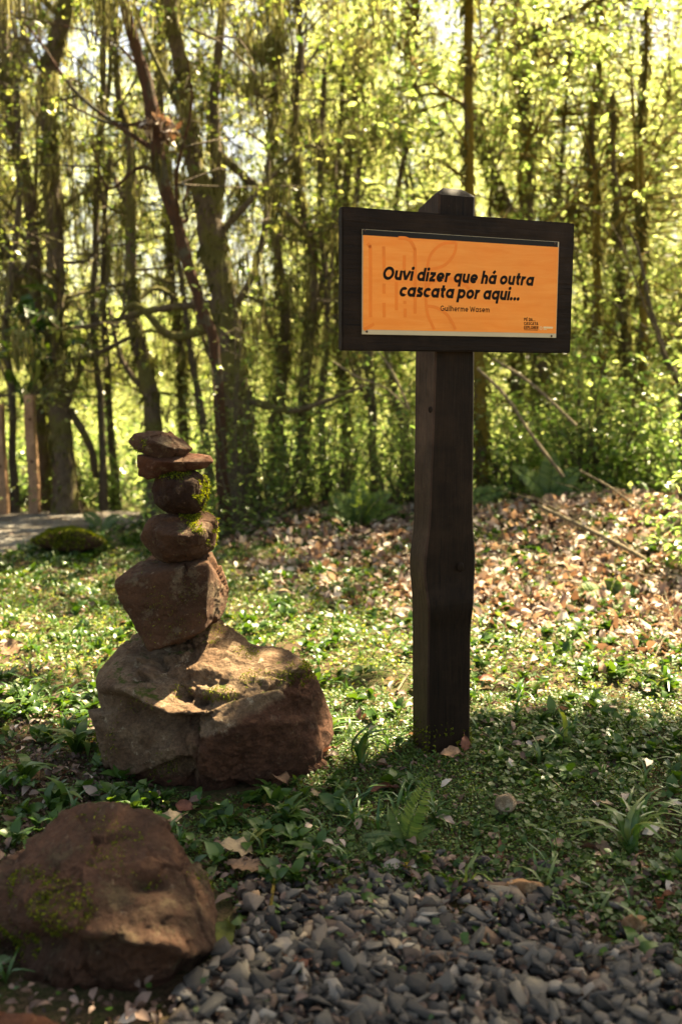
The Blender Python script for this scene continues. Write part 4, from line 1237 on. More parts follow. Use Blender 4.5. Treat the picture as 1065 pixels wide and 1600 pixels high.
DL = [
    (372, 1345, .15, .35, 'dl_tan', 'large curled tan leaf lying right of the blurred mossy rock', .30, .35),
    (385, 1372, .13, -.15, 'dl_brown', 'dark brown dead leaf just under the large curled tan leaf', .30, .3),
    (437, 1232, .12, 2.2, 'dl_brown', 'crumpled brown leaf against the right foot of the boulder', .30, .4),
    (495, 1190, .17, .25, 'dl_red', 'long russet leaf at the right foot of the big boulder', .16, .15),
    (412, 1325, .14, .9, 'dl_olive', 'drooping olive-green dying leaf right of the blurred mossy rock', .20, .5),
    (636, 1362, .045, 1.5, 'dl_yellow', 'small bright yellow leaf at the edge of the gravel', .34, .15),
    (344, 1482, .12, 1.3, 'dl_olive', 'big yellow-green leaf tucked against the right side of the blurred mossy rock', .42, .15),
    (475, 1525, .09, 1.0, 'dl_red', 'dark red curled leaf on the gravel', .36, .4),
    (760, 1074, .12, .15, 'dl_red', 'reddish curled leaf just right of the post', .20, .4),
    (838, 1073, .13, .05, 'dl_red', 'dark reddish strip of leaf farther right of the post', .12, .2),
    (934, 1058, .13, 1.75, 'dl_brown', 'upright brown leaf standing on its edge at the right', .20, .3),
    (962, 1050, .12, -.35, 'dl_brown', 'dark shrivelled leaf right of the upright brown leaf', .13, .4),
    (20, 1020, .14, .6, 'dl_brown', 'broad brown leaf on the sunlit grass at the left edge', .34, .2),
    (600, 1243, .12, .10, 'dl_red', 'long dark reddish leaf behind the fern', .15, .2),
    (705, 1188, .10, .1, 'dl_brown', 'dark brown leaf lying at the foot of the post', .30, .3),
    (725, 1178, .07, 1.5, 'dl_red', 'small rust-red leaf leaning on the right foot of the post', .28, .3),
    (492, 1250, .06, 1.2, 'dl_tan', 'small pale tan leaf between the boulder and the fern', .30, .2),
    (940, 1270, .09, -.6, 'dl_tan', 'folded tan leaf lying in the round-leaved creeper', .26, .4),
    (845, 1172, .10, -.4, 'dl_tan', 'curled tan leaf right of the post on the low cover', .24, .5),
    (942, 1340, .08, -.9, 'dl_brown', 'brown leaf sunk among the strap leaves at the right', .30, .3),
    (780, 1350, .08, 1.5, 'dl_red', 'narrow rust-coloured leaf standing upright behind the ochre sandstone piece', .12, .1),
    (886, 1395, .06, .8, 'dl_brown', 'small crumpled brown leaf between gravel and creeper', .36, .5),
    (775, 1408, .12, -.35, 'dl_brown', 'curled brown leaf lying in front of the ochre sandstone piece', .16, .4),
    (475, 1345, .09, .1, 'dl_brown', 'brown leaf curled over at the gravel edge left of the fern', .2, .5),
    (268, 1290, .09, .5, 'dl_tan', 'pale sunlit leaf in the gap between the boulder and the blurred rock', .3, .3),
    (290, 1270, .08, -.3, 'dl_red', 'orange-brown sunlit leaf at the boulder\'s front foot', .28, .2),
    (1040, 1432, .10, -1.2, 'dl_red', 'rust-red leaf standing in the creeper at the right edge', .18, .3),
    (500, 1412, .05, .7, 'dl_tan', 'small pale orange leaf on the first row of gravel', .34, .5),
]
for (px, py, L, yaw, m, lab, w, c) in DL:
    p = -1.0 if 'upright' in lab or 'standing' in lab or 'leaning' in lab else RNG.normal(0, .2)
    dead_leaf(px, py, L, yaw, M[m], lab, w, c, pitch=p, roll=float(RNG.normal(.1, .25)), lift=.022 if p > -.9 else .045)

# bark scraps / sticks on the gravel
def stick(P3, name, label, mat, seg=7, wob=.3, cat='stick', seed=0.):
    c = np.array(P3[0][:3]); P = np.array(P3, float); P[:, :3] -= c
    q = cat_rom(P, 5)
    V, Q = tube(q, seg, wob, seed)
    o = link(name, mk_mesh(name, V, quads=Q, mat=mat, smooth=True)); o.location = tuple(c)
    return tag(o, label, cat)
def gstick(pts, r, label, mat, lift=.02, cat='stick', name='stick'):
    P = []
    for i, (px, py) in enumerate(pts):
        g = gp(px, py); P.append([g[0], g[1], g[2] + lift, r * (1 - .4 * i / len(pts))])
    return stick(P, name, label, mat, cat=cat, seed=pts[0][0])
M['barkchip'] = bark('red_brown_bark_chip', (.16, .075, .045), (.10, .052, .035), (.12, .08, .04), -.1)
gstick([(423, 1480), (440, 1505), (452, 1535)], .012, 'short piece of split red-brown bark on the gravel', M['barkchip'], .04, name='bark_chip', cat='bark')
gstick([(728, 1405), (748, 1418), (766, 1432)], .013, 'dark broken stick at the gravel edge in front of the post', M['barkchip'], .02)
gstick([(968, 1452), (1000, 1465), (1022, 1482)], .011, 'dark flat stick at the gravel edge under the orange-brown stone', M['barkchip'], .02)
gstick([(738, 1212), (756, 1216), (772, 1215)], .011, 'stub of red-brown wood behind the rounded beige stone', M['barkchip'], .012)
gstick([(752, 1155), (800, 1188), (850, 1222), (880, 1250)], .0028, 'thin pale curved twig crossing the cover right of the post', M['twig'], .035, 'twig', 'twig')
gstick([(845, 1262), (890, 1267), (925, 1270)], .0024, 'thin dark twig right of the beige stone', M['bark_dark'], .03, 'twig', 'twig')
gstick([(430, 1385), (423, 1440), (425, 1485)], .006, 'olive bark strip on the gravel, right of the blurred rock', M['bark_gold'], .04, name='bark_chip', cat='bark')
gstick([(620, 1086), (632, 1066), (641, 1052)], .007, 'pale forked stick in the sun left of the post', M['twig'], .02)
gstick([(592, 1055), (630, 1062), (644, 1064)], .003, 'thin straight twig in the sun left of the post', M['twig'], .03, 'twig', 'twig')

# ------------------------------------------------------------------ plants one can tell apart
def fern_frond(base, tip, width, n=25, droop=.1, seed=0):
    """pinnate frond: rachis tube + pinnae"""
    r_ = np.random.default_rng(seed)
    base = np.array(base, float); tip = np.array(tip, float)
    L = np.linalg.norm(tip - base); d = (tip - base) / L
    side = np.cross(d, [0, -.6, .8]); side /= np.linalg.norm(side); up = np.cross(side, d)
    ts = np.linspace(0, 1, 12)
    R = base + (tip - base) * ts[:, None] + up * (np.sin(ts * math.pi) * L * .10 - ts ** 2 * L * droop)[:, None]
    parts = []
    v, q = tube(np.column_stack([R, .0016 * (1 - ts * .8)]), 4); parts.append((v, q, np.zeros(len(v))))
    T, F = leaf_t(.14, .06, .02, 3)
    P = []; Ro = []; Sx = []
    for i in range(n):
        t = .12 + .86 * i / n
        c = np.array([np.interp(t, ts, R[:, k]) for k in range(3)])
        w = width * (math.sin(math.pi * (t * .86 + .10)) ** .8) * (1 - .35 * t)
        for s in (-1, 1):
            x = side * s * .93 + d * .38 + up * r_.normal(0, .10); x /= np.linalg.norm(x)
            z = up - x * (up @ x); z /= np.linalg.norm(z); y = np.cross(z, x)
            P.append(c); Ro.append(np.stack([x, y, z], 1)); Sx.append(w)
    parts.append(scatter(T, F, np.array(P), np.array(Ro), np.array(Sx)))
    return merge(parts)
def fern(px, py, fronds, label, name='fern', mat='fern', scale=1.0):
    g = place(px, py, 8.9)
    root = empty(name, tuple(g)); tag(root, label, 'fern')
    for i, (tx, ty, dY, w) in enumerate(fronds):
        tip = at(tx, ty, g[1] + dY) - g
        V, Q, r = fern_frond((0, 0, .01), tip, w * scale, seed=int(px) + i, droop=.06)
        link('frond', mk_mesh('frond', V, quads=Q, mat=M[mat], rnd=r), root, False)
fern(632, 1322, [(671, 1212, -.05, .055), (610, 1262, .0, .045), (575, 1330, -.08, .045), (560, 1308, .02, .04), (680, 1290, .0, .03), (648, 1275, .03, .035), (560, 1335, -.1, .035), (655, 1330, -.08, .03)], 'small bright fern with upright frond growing at the edge of the gravel')
fern(878, 1200, [(850, 1175, .05, .03), (900, 1185, 0, .03), (840, 1200, -.05, .03)], 'tiny fern in a weak sun patch right of the post')
fern(560, 800, [(520, 770, -.1, .16), (610, 765, -.1, .16), (560, 745, 0, .15), (500, 795, -.2, .14), (630, 790, -.1, .14), (585, 770, -.3, .14)], 'pale fern at the wood\'s edge left of the post')
fern(700, 800, [(770, 790, -.2, .15), (800, 760, 0, .15), (640, 770, .0, .12)], 'fern half hidden behind the post')
fern(850, 745, [(800, 725, -.1, .16), (905, 730, -.1, .16), (860, 700, 0, .15), (940, 760, -.2, .14), (820, 760, -.2, .14)], 'large sunlit fern on the bank right of the post')
fern(980, 760, [(930, 740, -.1, .15), (1030, 745, 0, .16), (990, 715, .1, .15), (1050, 775, -.2, .14)], 'sunlit fern on the bank close to the right edge')
fern(950, 935, [(900, 925, -.1, .12), (1000, 925, 0, .12), (960, 905, .0, .10), (930, 960, -.2, .12), (990, 955, -.2, .12)], 'grey-green fern spreading over the leaf litter at the right')
fern(160, 825, [(190, 805, 0, .10), (185, 825, -.1, .10), (130, 800, .1, .10)], 'fern beside the mossy hump by the path')
#fern(70, 690, [(0, 660, 0, .22), (140, 690, 0, .2), (60, 640, 0, .2), (20, 700, -.2, .2)], 'fern under the pale wooden posts')

def tuft(px, py, n, L, label, width=.05, spread=.9, mat='grass', cat='grass', name='grass_tuft'):
    g = gp(px, py); r_ = np.random.default_rng(int(px))
    T, F = leaf_t(width, .35, .01, 6)
    yaw = r_.uniform(0, 6.28, n); P = np.column_stack([r_.normal(0, .010, n), r_.normal(0, .010, n), np.zeros(n)])
    V, Q, r = scatter(T, F, P, rotm(yaw, -r_.uniform(spread - .55, spread + .3, n), r_.normal(0, .2, n)), L * r_.uniform(.6, 1.15, n))
    root = empty(name, tuple(g)); tag(root, label, cat)
    k = len(T)
    for i in range(min(n, 14)):
        link('leaf', mk_mesh('leaf', V[i * k:(i + 1) * k], quads=F, mat=M[mat], rnd=r[i * k:(i + 1) * k], smooth=True), root, False)
    if n > 14:
        link('blades', mk_mesh('blades', V[14 * k:], quads=Q[:(n - 14) * len(F)], mat=M[mat], rnd=r[14 * k:], smooth=True), root, False)
tuft(562, 1195, 13, .19, 'clump of strap-leaved grass left of the post base', .055, 1.0)
tuft(985, 1340, 16, .24, 'big arching strap-leaved clump at the right', .05, .75)
tuft(875, 1170, 9, .20, 'thin grass clump right of the post in half light', .045, .9)
tuft(455, 1290, 9, .12, 'dark lance-leaved weed in front of the boulder', .13, .8, 'broad', 'weed', 'weed')
tuft(478, 1350, 7, .10, 'lance-leaved weed at the gravel edge left of the fern', .15, .7, 'broad', 'weed', 'weed')
tuft(405, 1255, 9, .10, 'glossy lance-leaved weed close under the boulder', .13, .7, 'broad', 'weed', 'weed')
tuft(345, 1285, 9, .10, 'leafy weed between the two big rocks', .13, .7, 'broad', 'weed', 'weed')
tuft(505, 1165, 10, .16, 'sunlit grass clump touching the boulder\'s right side', .05, .9)
tuft(120, 1180, 13, .16, 'broad-leaved weed against the left foot of the boulder', .13, .8, 'broad', 'weed', 'weed')
tuft(40, 1225, 12, .15, 'broad-leaved weed near the left edge of the picture', .13, .8, 'broad', 'weed', 'weed')
tuft(95, 1265, 12, .13, 'broad-leaved weed behind the blurred mossy rock', .13, .8, 'broad', 'weed', 'weed')
tuft(1010, 1290, 10, .15, 'small grass clump by the right edge above the arching strap-leaved clump', .05, .8)
tuft(890, 1150, 8, .14, 'sunlit grass clump on the shade line right of the post', .05, .9)
tuft(395, 1080, 0 + 6, .10, 'pale grass blades behind the boulder', .05, .9)
tuft(1040, 1080, 10, .18, 'grass clump in the sun at the right edge', .05, .8)
tuft(905, 1000, 10, .18, 'leafy weed in the sunlit litter right of the post', .10, .7, 'broad', 'weed', 'weed')
tuft(425, 965, 8, .15, 'grass clump beside the pale stone right of the stack', .05, .8)
tuft(990, 1500, 7, .09, 'dark leafy weed growing out of the gravel at the right', .2, .6, 'broad', 'weed', 'weed')
tuft(540, 1415, 5, .08, 'single-stemmed broad weed at the first row of gravel', .25, .8, 'broad', 'weed', 'weed')
tuft(378, 1450, 4, .06, 'small three-leaved seedling on the gravel beside the blurred rock', .35, .5, 'broad', 'weed', 'weed')
tuft(700, 1520, 4, .035, 'tiny seedling in the middle of the gravel', .35, .5, 'broad', 'weed', 'weed')
tuft(640, 1500, 4, .03, 'tiny seedling on the gravel below the fern', .35, .5, 'broad', 'weed', 'weed')
tuft(870, 1455, 5, .05, 'small round-leaved seedling at the gravel edge', .4, .5, 'broad', 'weed', 'weed')
tuft(718, 1490, 4, .05, 'bright round-leaved seedling low in the gravel right of centre', .4, .4, 'broad', 'weed', 'weed')

# ------------------------------------------------------------------ trees of the wood's edge
def pxpath(D, pts, dY=0.0):
    out = []
    for i, (px, py, w) in enumerate(pts):
        Y = D + dY * i / max(1, len(pts) - 1)
        p = at(px, py, Y); out.append([*p, w * .5 * Y / FPX])
    return np.array(out)
NEAR = []   # (root, trunk path world, D, crown material)
def near_tree(label, D, trunk, branches=(), mat='bark_moss', crown='lv_left', ground=True, seg=12, dY=0.0, name='tree', cat='tree'):
    P = pxpath(D, trunk, dY)
    if ground:
        P[0, 2] = min(P[0, 2], float(gh(P[0, 0], P[0, 1])) - .05)
    g = P[0, :3].copy()
    root = empty(name, tuple(g)); tag(root, label, cat)
    q = cat_rom(P, 6); q[:, :3] -= g
    nn = fbm(np.column_stack([q[:, 2] * 1.1, np.full(len(q), trunk[0][0]), np.zeros(len(q))]), 3)
    q[:, 0] += nn * .05; q[:, 1] += np.roll(nn, 3) * .05
    if ground:
        q[:4, 3] *= np.array([1.5, 1.3, 1.12, 1.05])
    V, Q = tube(q, seg, .22, trunk[0][0])
    link('trunk', mk_mesh('trunk', V, quads=Q, mat=M[mat], smooth=True), root, False)
    for b in branches:
        B = cat_rom(pxpath(D, b, .4 if len(b) > 2 else 0), 5); B[:, :3] -= g
        V, Q = tube(B, 8, .2, b[0][0])
        link('branch', mk_mesh('branch', V, quads=Q, mat=M[mat], smooth=True), root, False)
    # self-made side limbs, arching and crossing
    rb = np.random.default_rng(int(trunk[0][0]) + 7)
    extra = []
    zmin = 1.0
    cand = [k for k in range(3, len(q) - 1) if q[k, 2] + g[2] > zmin]
    for _ in range(6):
        if not cand: break
        k = cand[rb.integers(0, len(cand))]
        b0 = q[k, :3]; r0 = q[k, 3] * rb.uniform(.22, .45)
        a = rb.uniform(0, 6.28); Lb = rb.uniform(.7, 2.0)
        dirv = np.array([math.cos(a), math.sin(a) * .7, rb.uniform(-.25, .9)])
        p1 = b0 + dirv * Lb * .4 + rb.normal(0, .06, 3); p2 = b0 + dirv * Lb * .75 + np.array([0, 0, rb.uniform(-.1, .35)]) + rb.normal(0, .08, 3); p3 = b0 + dirv * Lb + np.array([0, 0, rb.uniform(-.4, .5)]) + rb.normal(0, .1, 3)
        B = cat_rom(np.array([[*b0, r0], [*p1, r0 * .75], [*p2, r0 * .5], [*p3, r0 * .2]]), 5)
        if (B[:, 1] + g[1]).min() < 8.0: continue
        V, Q = tube(B, 7, .25, a)
        link('branch', mk_mesh('branch', V, quads=Q, mat=M[mat], smooth=True), root, False)
        W = B.copy(); W[:, :3] += g; extra.append(W)
    # moss strands clinging to the bark
    if mat in ('bark_moss', 'bark_gold'):
        n = 1500
        k = rb.integers(0, len(q) - 1, n); f = rb.random((n, 1))
        c = q[k, :3] * (1 - f) + q[k + 1, :3] * f; rr = q[k, 3:4]
        a = rb.uniform(0, 6.28, n); dv = np.column_stack([np.cos(a), np.sin(a), 0 * a])
        p = c + dv * rr * .96
        cl = fbm(p * 2.2 + trunk[0][0], 2) > -.12
        p = p[cl]; dv = dv[cl]; m = len(p)
        Lm = rb.uniform(.03, .11, (m, 1)); s = np.cross(dv, [0, 0, 1.0]); w = rb.uniform(.004, .010, (m, 1))
        v = np.stack([p - s * w, p + s * w, p + dv * Lm * .45 + s * w - [0, 0, .3] * Lm, p + dv * Lm * .5 - [0, 0, 1.0] * Lm], 1).reshape(-1, 3)
        mo_ = link('bark_moss', mk_mesh('bark_moss', v, quads=np.arange(m * 4).reshape(m, 4), mat=M['hang'], rnd=np.repeat(rb.random(m) * .8, 4)), root, False); mo_['kind'] = 'stuff'
    NEAR.append(dict(root=root, g=g, path=np.vstack([cat_rom(P, 6)] + [cat_rom(pxpath(D, b), 4) for b in branches] + extra), D=D, crown=crown, mat=mat))
    return root

near_tree('thick dark mossy trunk standing right of the pale wooden posts', 10.9,
          [(106, 790, 40), (100, 700, 32), (92, 620, 34), (84, 540, 30), (86, 430, 28), (80, 300, 26), (79, 210, 24), (76, 120, 26), (98, 30, 24), (112, -80, 20)],
          [[(85, 430, 16), (95, 330, 14), (78, 225, 10)], [(100, 640, 16), (130, 560, 10), (170, 420, 7), (150, 240, 5)], [(76, 120, 12), (40, 60, 9), (20, -60, 7)], [(110, 640, 12), (142, 700, 12), (150, 745, 12)], [(78, 210, 10), (20, 140, 7), (-40, 120, 5)]])
near_tree('crooked mossy trunk leaning out of the left edge', 11.3,
          [(66, 760, 26), (60, 640, 24), (56, 500, 22), (49, 330, 20), (20, 190, 18), (6, 60, 16), (0, -80, 14)], [[(56, 430, 12), (10, 420, 10), (-30, 330, 8)], [(52, 360, 8), (58, 250, 6), (60, 120, 5)]])
near_tree('slanting trunk rising to the left from behind the pale posts', 11.6,
          [(90, 740, 18), (70, 600, 18), (38, 470, 19), (5, 375, 20), (-40, 280, 20), (-90, 160, 20)])
near_tree('thin straight sapling between the mossy trunk and the bent tree', 11.2,
          [(160, 720, 12), (158, 640, 11), (150, 560, 10), (148, 412, 9), (150, 300, 9), (160, 200, 9), (163, 60, 9), (165, -80, 8)], [[(155, 230, 8), (172, 120, 7), (170, 30, 5)]], mat='bark_dark')
near_tree('slim trunk just right of the thin straight sapling', 12.0,
          [(178, 720, 13), (172, 640, 11), (166, 540, 10), (160, 430, 9), (164, 330, 8), (172, 240, 8)], mat='bark_dark')
near_tree('bent mossy tree behind the top of the stone stack', 10.6,
          [(245, 690, 30), (238, 640, 27), (222, 560, 24), (206, 470, 18), (204, 400, 17), (206, 320, 18), (203, 240, 14), (185, 150, 10), (180, 20, 8)],
          [[(206, 330, 10), (184, 290, 8), (170, 250, 6)], [(215, 470, 8), (245, 450, 7), (280, 470, 6)], [(232, 620, 12), (190, 560, 8), (170, 480, 6)]])
near_tree('tall slanting tree with peeling red bark', 9.2,
          [(352, 640, 17.6), (336, 560, 17.6), (318, 490, 17.6), (296, 420, 17.6), (270, 330, 18.4), (248, 250, 20.8), (236, 190, 22.4), (224, 120, 18.4), (208, 60, 16.0), (190, -20, 14.4), (176, -100, 12.8)],
          [[(236, 190, 7.2), (180, 195, 4.8), (120, 170, 3.2)], [(240, 200, 6.4), (262, 190, 4.8), (268, 220, 2.4)], [(222, 110, 4.8), (170, 60, 3.2), (100, 40, 2.4)]], mat='bark_red')
near_tree('massive forked dark tree in the centre left', 9.8,
          [(385, 780, 52), (378, 700, 46), (370, 620, 44), (358, 540, 42), (345, 460, 42), (335, 390, 42), (322, 320, 36), (302, 250, 26), (290, 190, 24), (282, 110, 22), (270, 20, 20), (262, -80, 18)],
          [[(330, 360, 26), (342, 290, 22), (338, 230, 18), (335, 150, 15), (345, 40, 12), (350, -80, 10)], [(335, 235, 14), (375, 270, 12), (430, 320, 10), (480, 370, 8), (490, 430, 6)],
           [(352, 500, 14), (395, 430, 10), (415, 340, 8), (420, 240, 6)], [(290, 190, 10), (250, 110, 8), (215, 30, 6)], [(365, 600, 12), (330, 560, 8), (300, 470, 6)]])
near_tree('thin dark sapling left of the massive forked tree', 10.8,
          [(328, 745, 15), (322, 690, 14), (308, 610, 11), (294, 520, 10), (284, 450, 9), (276, 390, 8), (268, 310, 7)], mat='bark_dark')
near_tree('dark trunk standing halfway between the stack and the post', 10.2,
          [(478, 785, 18), (472, 700, 17), (474, 620, 16), (482, 540, 15), (490, 460, 14), (486, 380, 12), (470, 300, 10), (462, 200, 9), (468, 60, 8)], [[(484, 520, 8), (515, 440, 6), (520, 330, 5)], [(488, 400, 8), (520, 340, 6), (524, 250, 4)]])
near_tree('slender trunk left of the sign with a bare fork', 11.4,
          [(508, 750, 12), (502, 660, 12), (505, 580, 11), (512, 480, 10), (506, 400, 10), (500, 280, 9), (505, 120, 8)], mat='bark_dark')
near_tree('short dark trunk under the left end of the sign', 11.0,
          [(585, 770, 14), (582, 690, 14), (580, 620, 15), (575, 560, 14), (560, 480, 11), (555, 380, 9), (560, 250, 8)], [[(582, 640, 7), (560, 600, 6), (545, 560, 5)]], mat='bark_dark')
near_tree('golden mossy trunk directly behind the post', 9.6,
          [(757, 790, 20), (753, 740, 20), (750, 660, 20), (748, 580, 20), (742, 480, 17), (737, 380, 16), (734, 300, 15), (732, 200, 15), (729, 110, 13), (733, 20, 13), (730, -80, 12)],
          [[(744, 640, 5), (760, 700, 4), (778, 740, 3)], [(733, 120, 5), (750, 60, 4), (745, -40, 3)]], mat='bark_gold', crown='lv_right')
near_tree('dark forked trunk high up right of the post', 12.5,
          [(850, 720, 26), (845, 600, 24), (836, 480, 24), (824, 380, 22), (823, 290, 22), (818, 190, 20), (815, 80, 16), (812, -60, 14)],
          [[(822, 260, 12), (842, 220, 9), (858, 180, 7)], [(826, 330, 12), (800, 330, 9), (775, 270, 10), (745, 210, 9), (730, 140, 6)]], mat='bark_moss', crown='lv_right')
near_tree('leaning trunk seen above the right half of the sign', 13.0,
          [(812, 700, 18), (806, 560, 18), (800, 420, 18), (788, 340, 17), (768, 265, 15), (752, 220, 12), (720, 120, 9)], mat='bark_moss', crown='lv_right')
near_tree('slim straight sapling just right of the sign', 10.4,
          [(942, 760, 11), (940, 640, 10), (936, 500, 9), (932, 400, 8), (929, 280, 8), (922, 220, 7), (935, 120, 6), (938, 0, 5)], [[(929, 260, 5), (910, 190, 4), (900, 150, 3)], [(932, 400, 4), (975, 330, 4), (1010, 290, 3)]], mat='bark_gold', crown='lv_right')
near_tree('pair-stemmed sapling near the right edge', 10.0,
          [(1003, 760, 16), (1000, 640, 14), (1004, 520, 12), (1004, 400, 9), (1002, 300, 8), (1000, 210, 7), (1008, 100, 6), (1000, -60, 5)], [[(1004, 420, 6), (994, 330, 6), (992, 230, 5), (985, 120, 4)], [(1003, 300, 5), (1040, 215, 4), (1080, 210, 4)]], mat='bark_gold', crown='lv_right')
near_tree('curved dark stem bending left near the right edge', 9.4,
          [(1075, 700, 13), (1062, 620, 11), (1040, 560, 10), (1020, 500, 8), (1010, 460, 7), (1000, 400, 5), (975, 350, 4)], mat='bark_dark', crown='lv_right')
near_tree('dark mossy trunk low in the thicket at the right', 10.8,
          [(985, 775, 24), (988, 700, 22), (985, 620, 18), (975, 520, 14), (970, 420, 11), (960, 300, 9), (955, 150, 8)], mat='bark_moss', crown='lv_right')
near_tree('slanting dark stem left of the golden trunk, under the sign', 11.8,
          [(640, 760, 12), (632, 680, 12), (615, 600, 10), (598, 520, 9), (610, 380, 8), (640, 200, 7), (650, 60, 6)], mat='bark_dark', crown='lv_right')
near_tree('mossy trunk right behind the massive forked tree', 11.6,
          [(428, 770, 22), (432, 680, 20), (440, 590, 18), (446, 500, 16), (436, 410, 14), (420, 300, 12), (430, 160, 10), (440, 0, 9)], [[(440, 560, 8), (410, 480, 7), (400, 400, 5)]])
near_tree('slim tree rising at the far left of the picture', 11.0,
          [(22, 760, 12), (18, 640, 12), (10, 520, 12), (22, 400, 10), (30, 280, 9), (28, 120, 8)], mat='bark_dark')
near_tree('mossy sapling in the gap between the massive forked tree and the sign', 12.4,
          [(545, 760, 16), (540, 660, 15), (535, 560, 14), (528, 440, 13), (540, 300, 12), (556, 150, 10), (552, 0, 8)], mat='bark_moss', crown='lv_right')
near_tree('slender mossy tree between the bent tree and the red-barked one', 12.8,
          [(282, 740, 16), (286, 640, 15), (280, 540, 14), (268, 430, 12), (262, 300, 11), (250, 120, 9), (255, -20, 8)], mat='bark_moss')

# epiphyte clump on the red tree
rt = [t for t in NEAR if t['mat'] == 'bark_red'][0]
def ball_leaves(center, n, R, mat, name, parent, g, T=None, L=(.05, .12), squash=1.0, seed=1):
    r_ = np.random.default_rng(seed)
    T, F = T or LEAF_Q
    d = r_.normal(size=(n, 3)); d /= np.linalg.norm(d, axis=1)[:, None]
    p = center + d * (R * r_.random((n, 1)) ** .5) * np.array([1, 1, squash]) - g
    V, Q, r = scatter(T, F, p, rotm(r_.uniform(0, 6.28, n), r_.uniform(-1.2, 1.4, n), r_.uniform(-1, 1, n)), r_.uniform(L[0], L[1], n), r_.random(n))
    return link(name, mk_mesh(name, V, quads=Q, mat=mat, rnd=r), parent, False)
ball_leaves(at(238, 195, 9.15), 90, .10, M['litter'], 'epiphyte', rt['root'], rt['g'], seed=3)
ball_leaves(at(262, 205, 9.1), 60, .08, M['litter'], 'epiphyte', rt['root'], rt['g'], squash=1.5, seed=4)
mt = NEAR[0]
ball_leaves(at(78, 520, 10.7), 34, .42, M['broad'], 'epiphyte', mt['root'], mt['g'], leaf_t(.13, .3, .02, 4), (.3, .5), seed=5)
ball_leaves(at(30, 560, 10.7), 24, .38, M['broad'], 'epiphyte', mt['root'], mt['g'], leaf_t(.13, .3, .02, 4), (.3, .45), seed=6)

# ------------------------------------------------------------------ leaf sprays shared out to the trees they grow on
def crown_weight(px, py):
    w = np.where(px > 555, 1.0, .72)
    w = np.where((px > 400) & (px < 560), .85, w)
    for (cx, cy, rx, ry, m) in [(130, 75, 45, 55, .08), (70, 340, 50, 90, .15), (45, 220, 30, 60, .3), (285, 340, 36, 50, .05), (100, 370, 40, 60, .15), (660, 15, 50, 30, .12), (735, 260, 40, 70, .35), (570, 240, 30, 50, .4), (420, 210, 28, 34, .3), (290, 480, 30, 40, .3), (510, 350, 16, 40, .15), (110, 210, 26, 70, .3), (345, 350, 14, 30, .3), (380, 290, 20, 30, .3), (500, 155, 22, 22, .3), (205, 470, 40, 60, .4)]:
        d = ((px - cx) / rx) ** 2 + ((py - cy) / ry) ** 2
        w = np.where(d < 1, w * m, w)
    w = w * np.where(py > 560, .55, 1) * np.where((py > 380) & (px < 555), .75, 1)
    return w
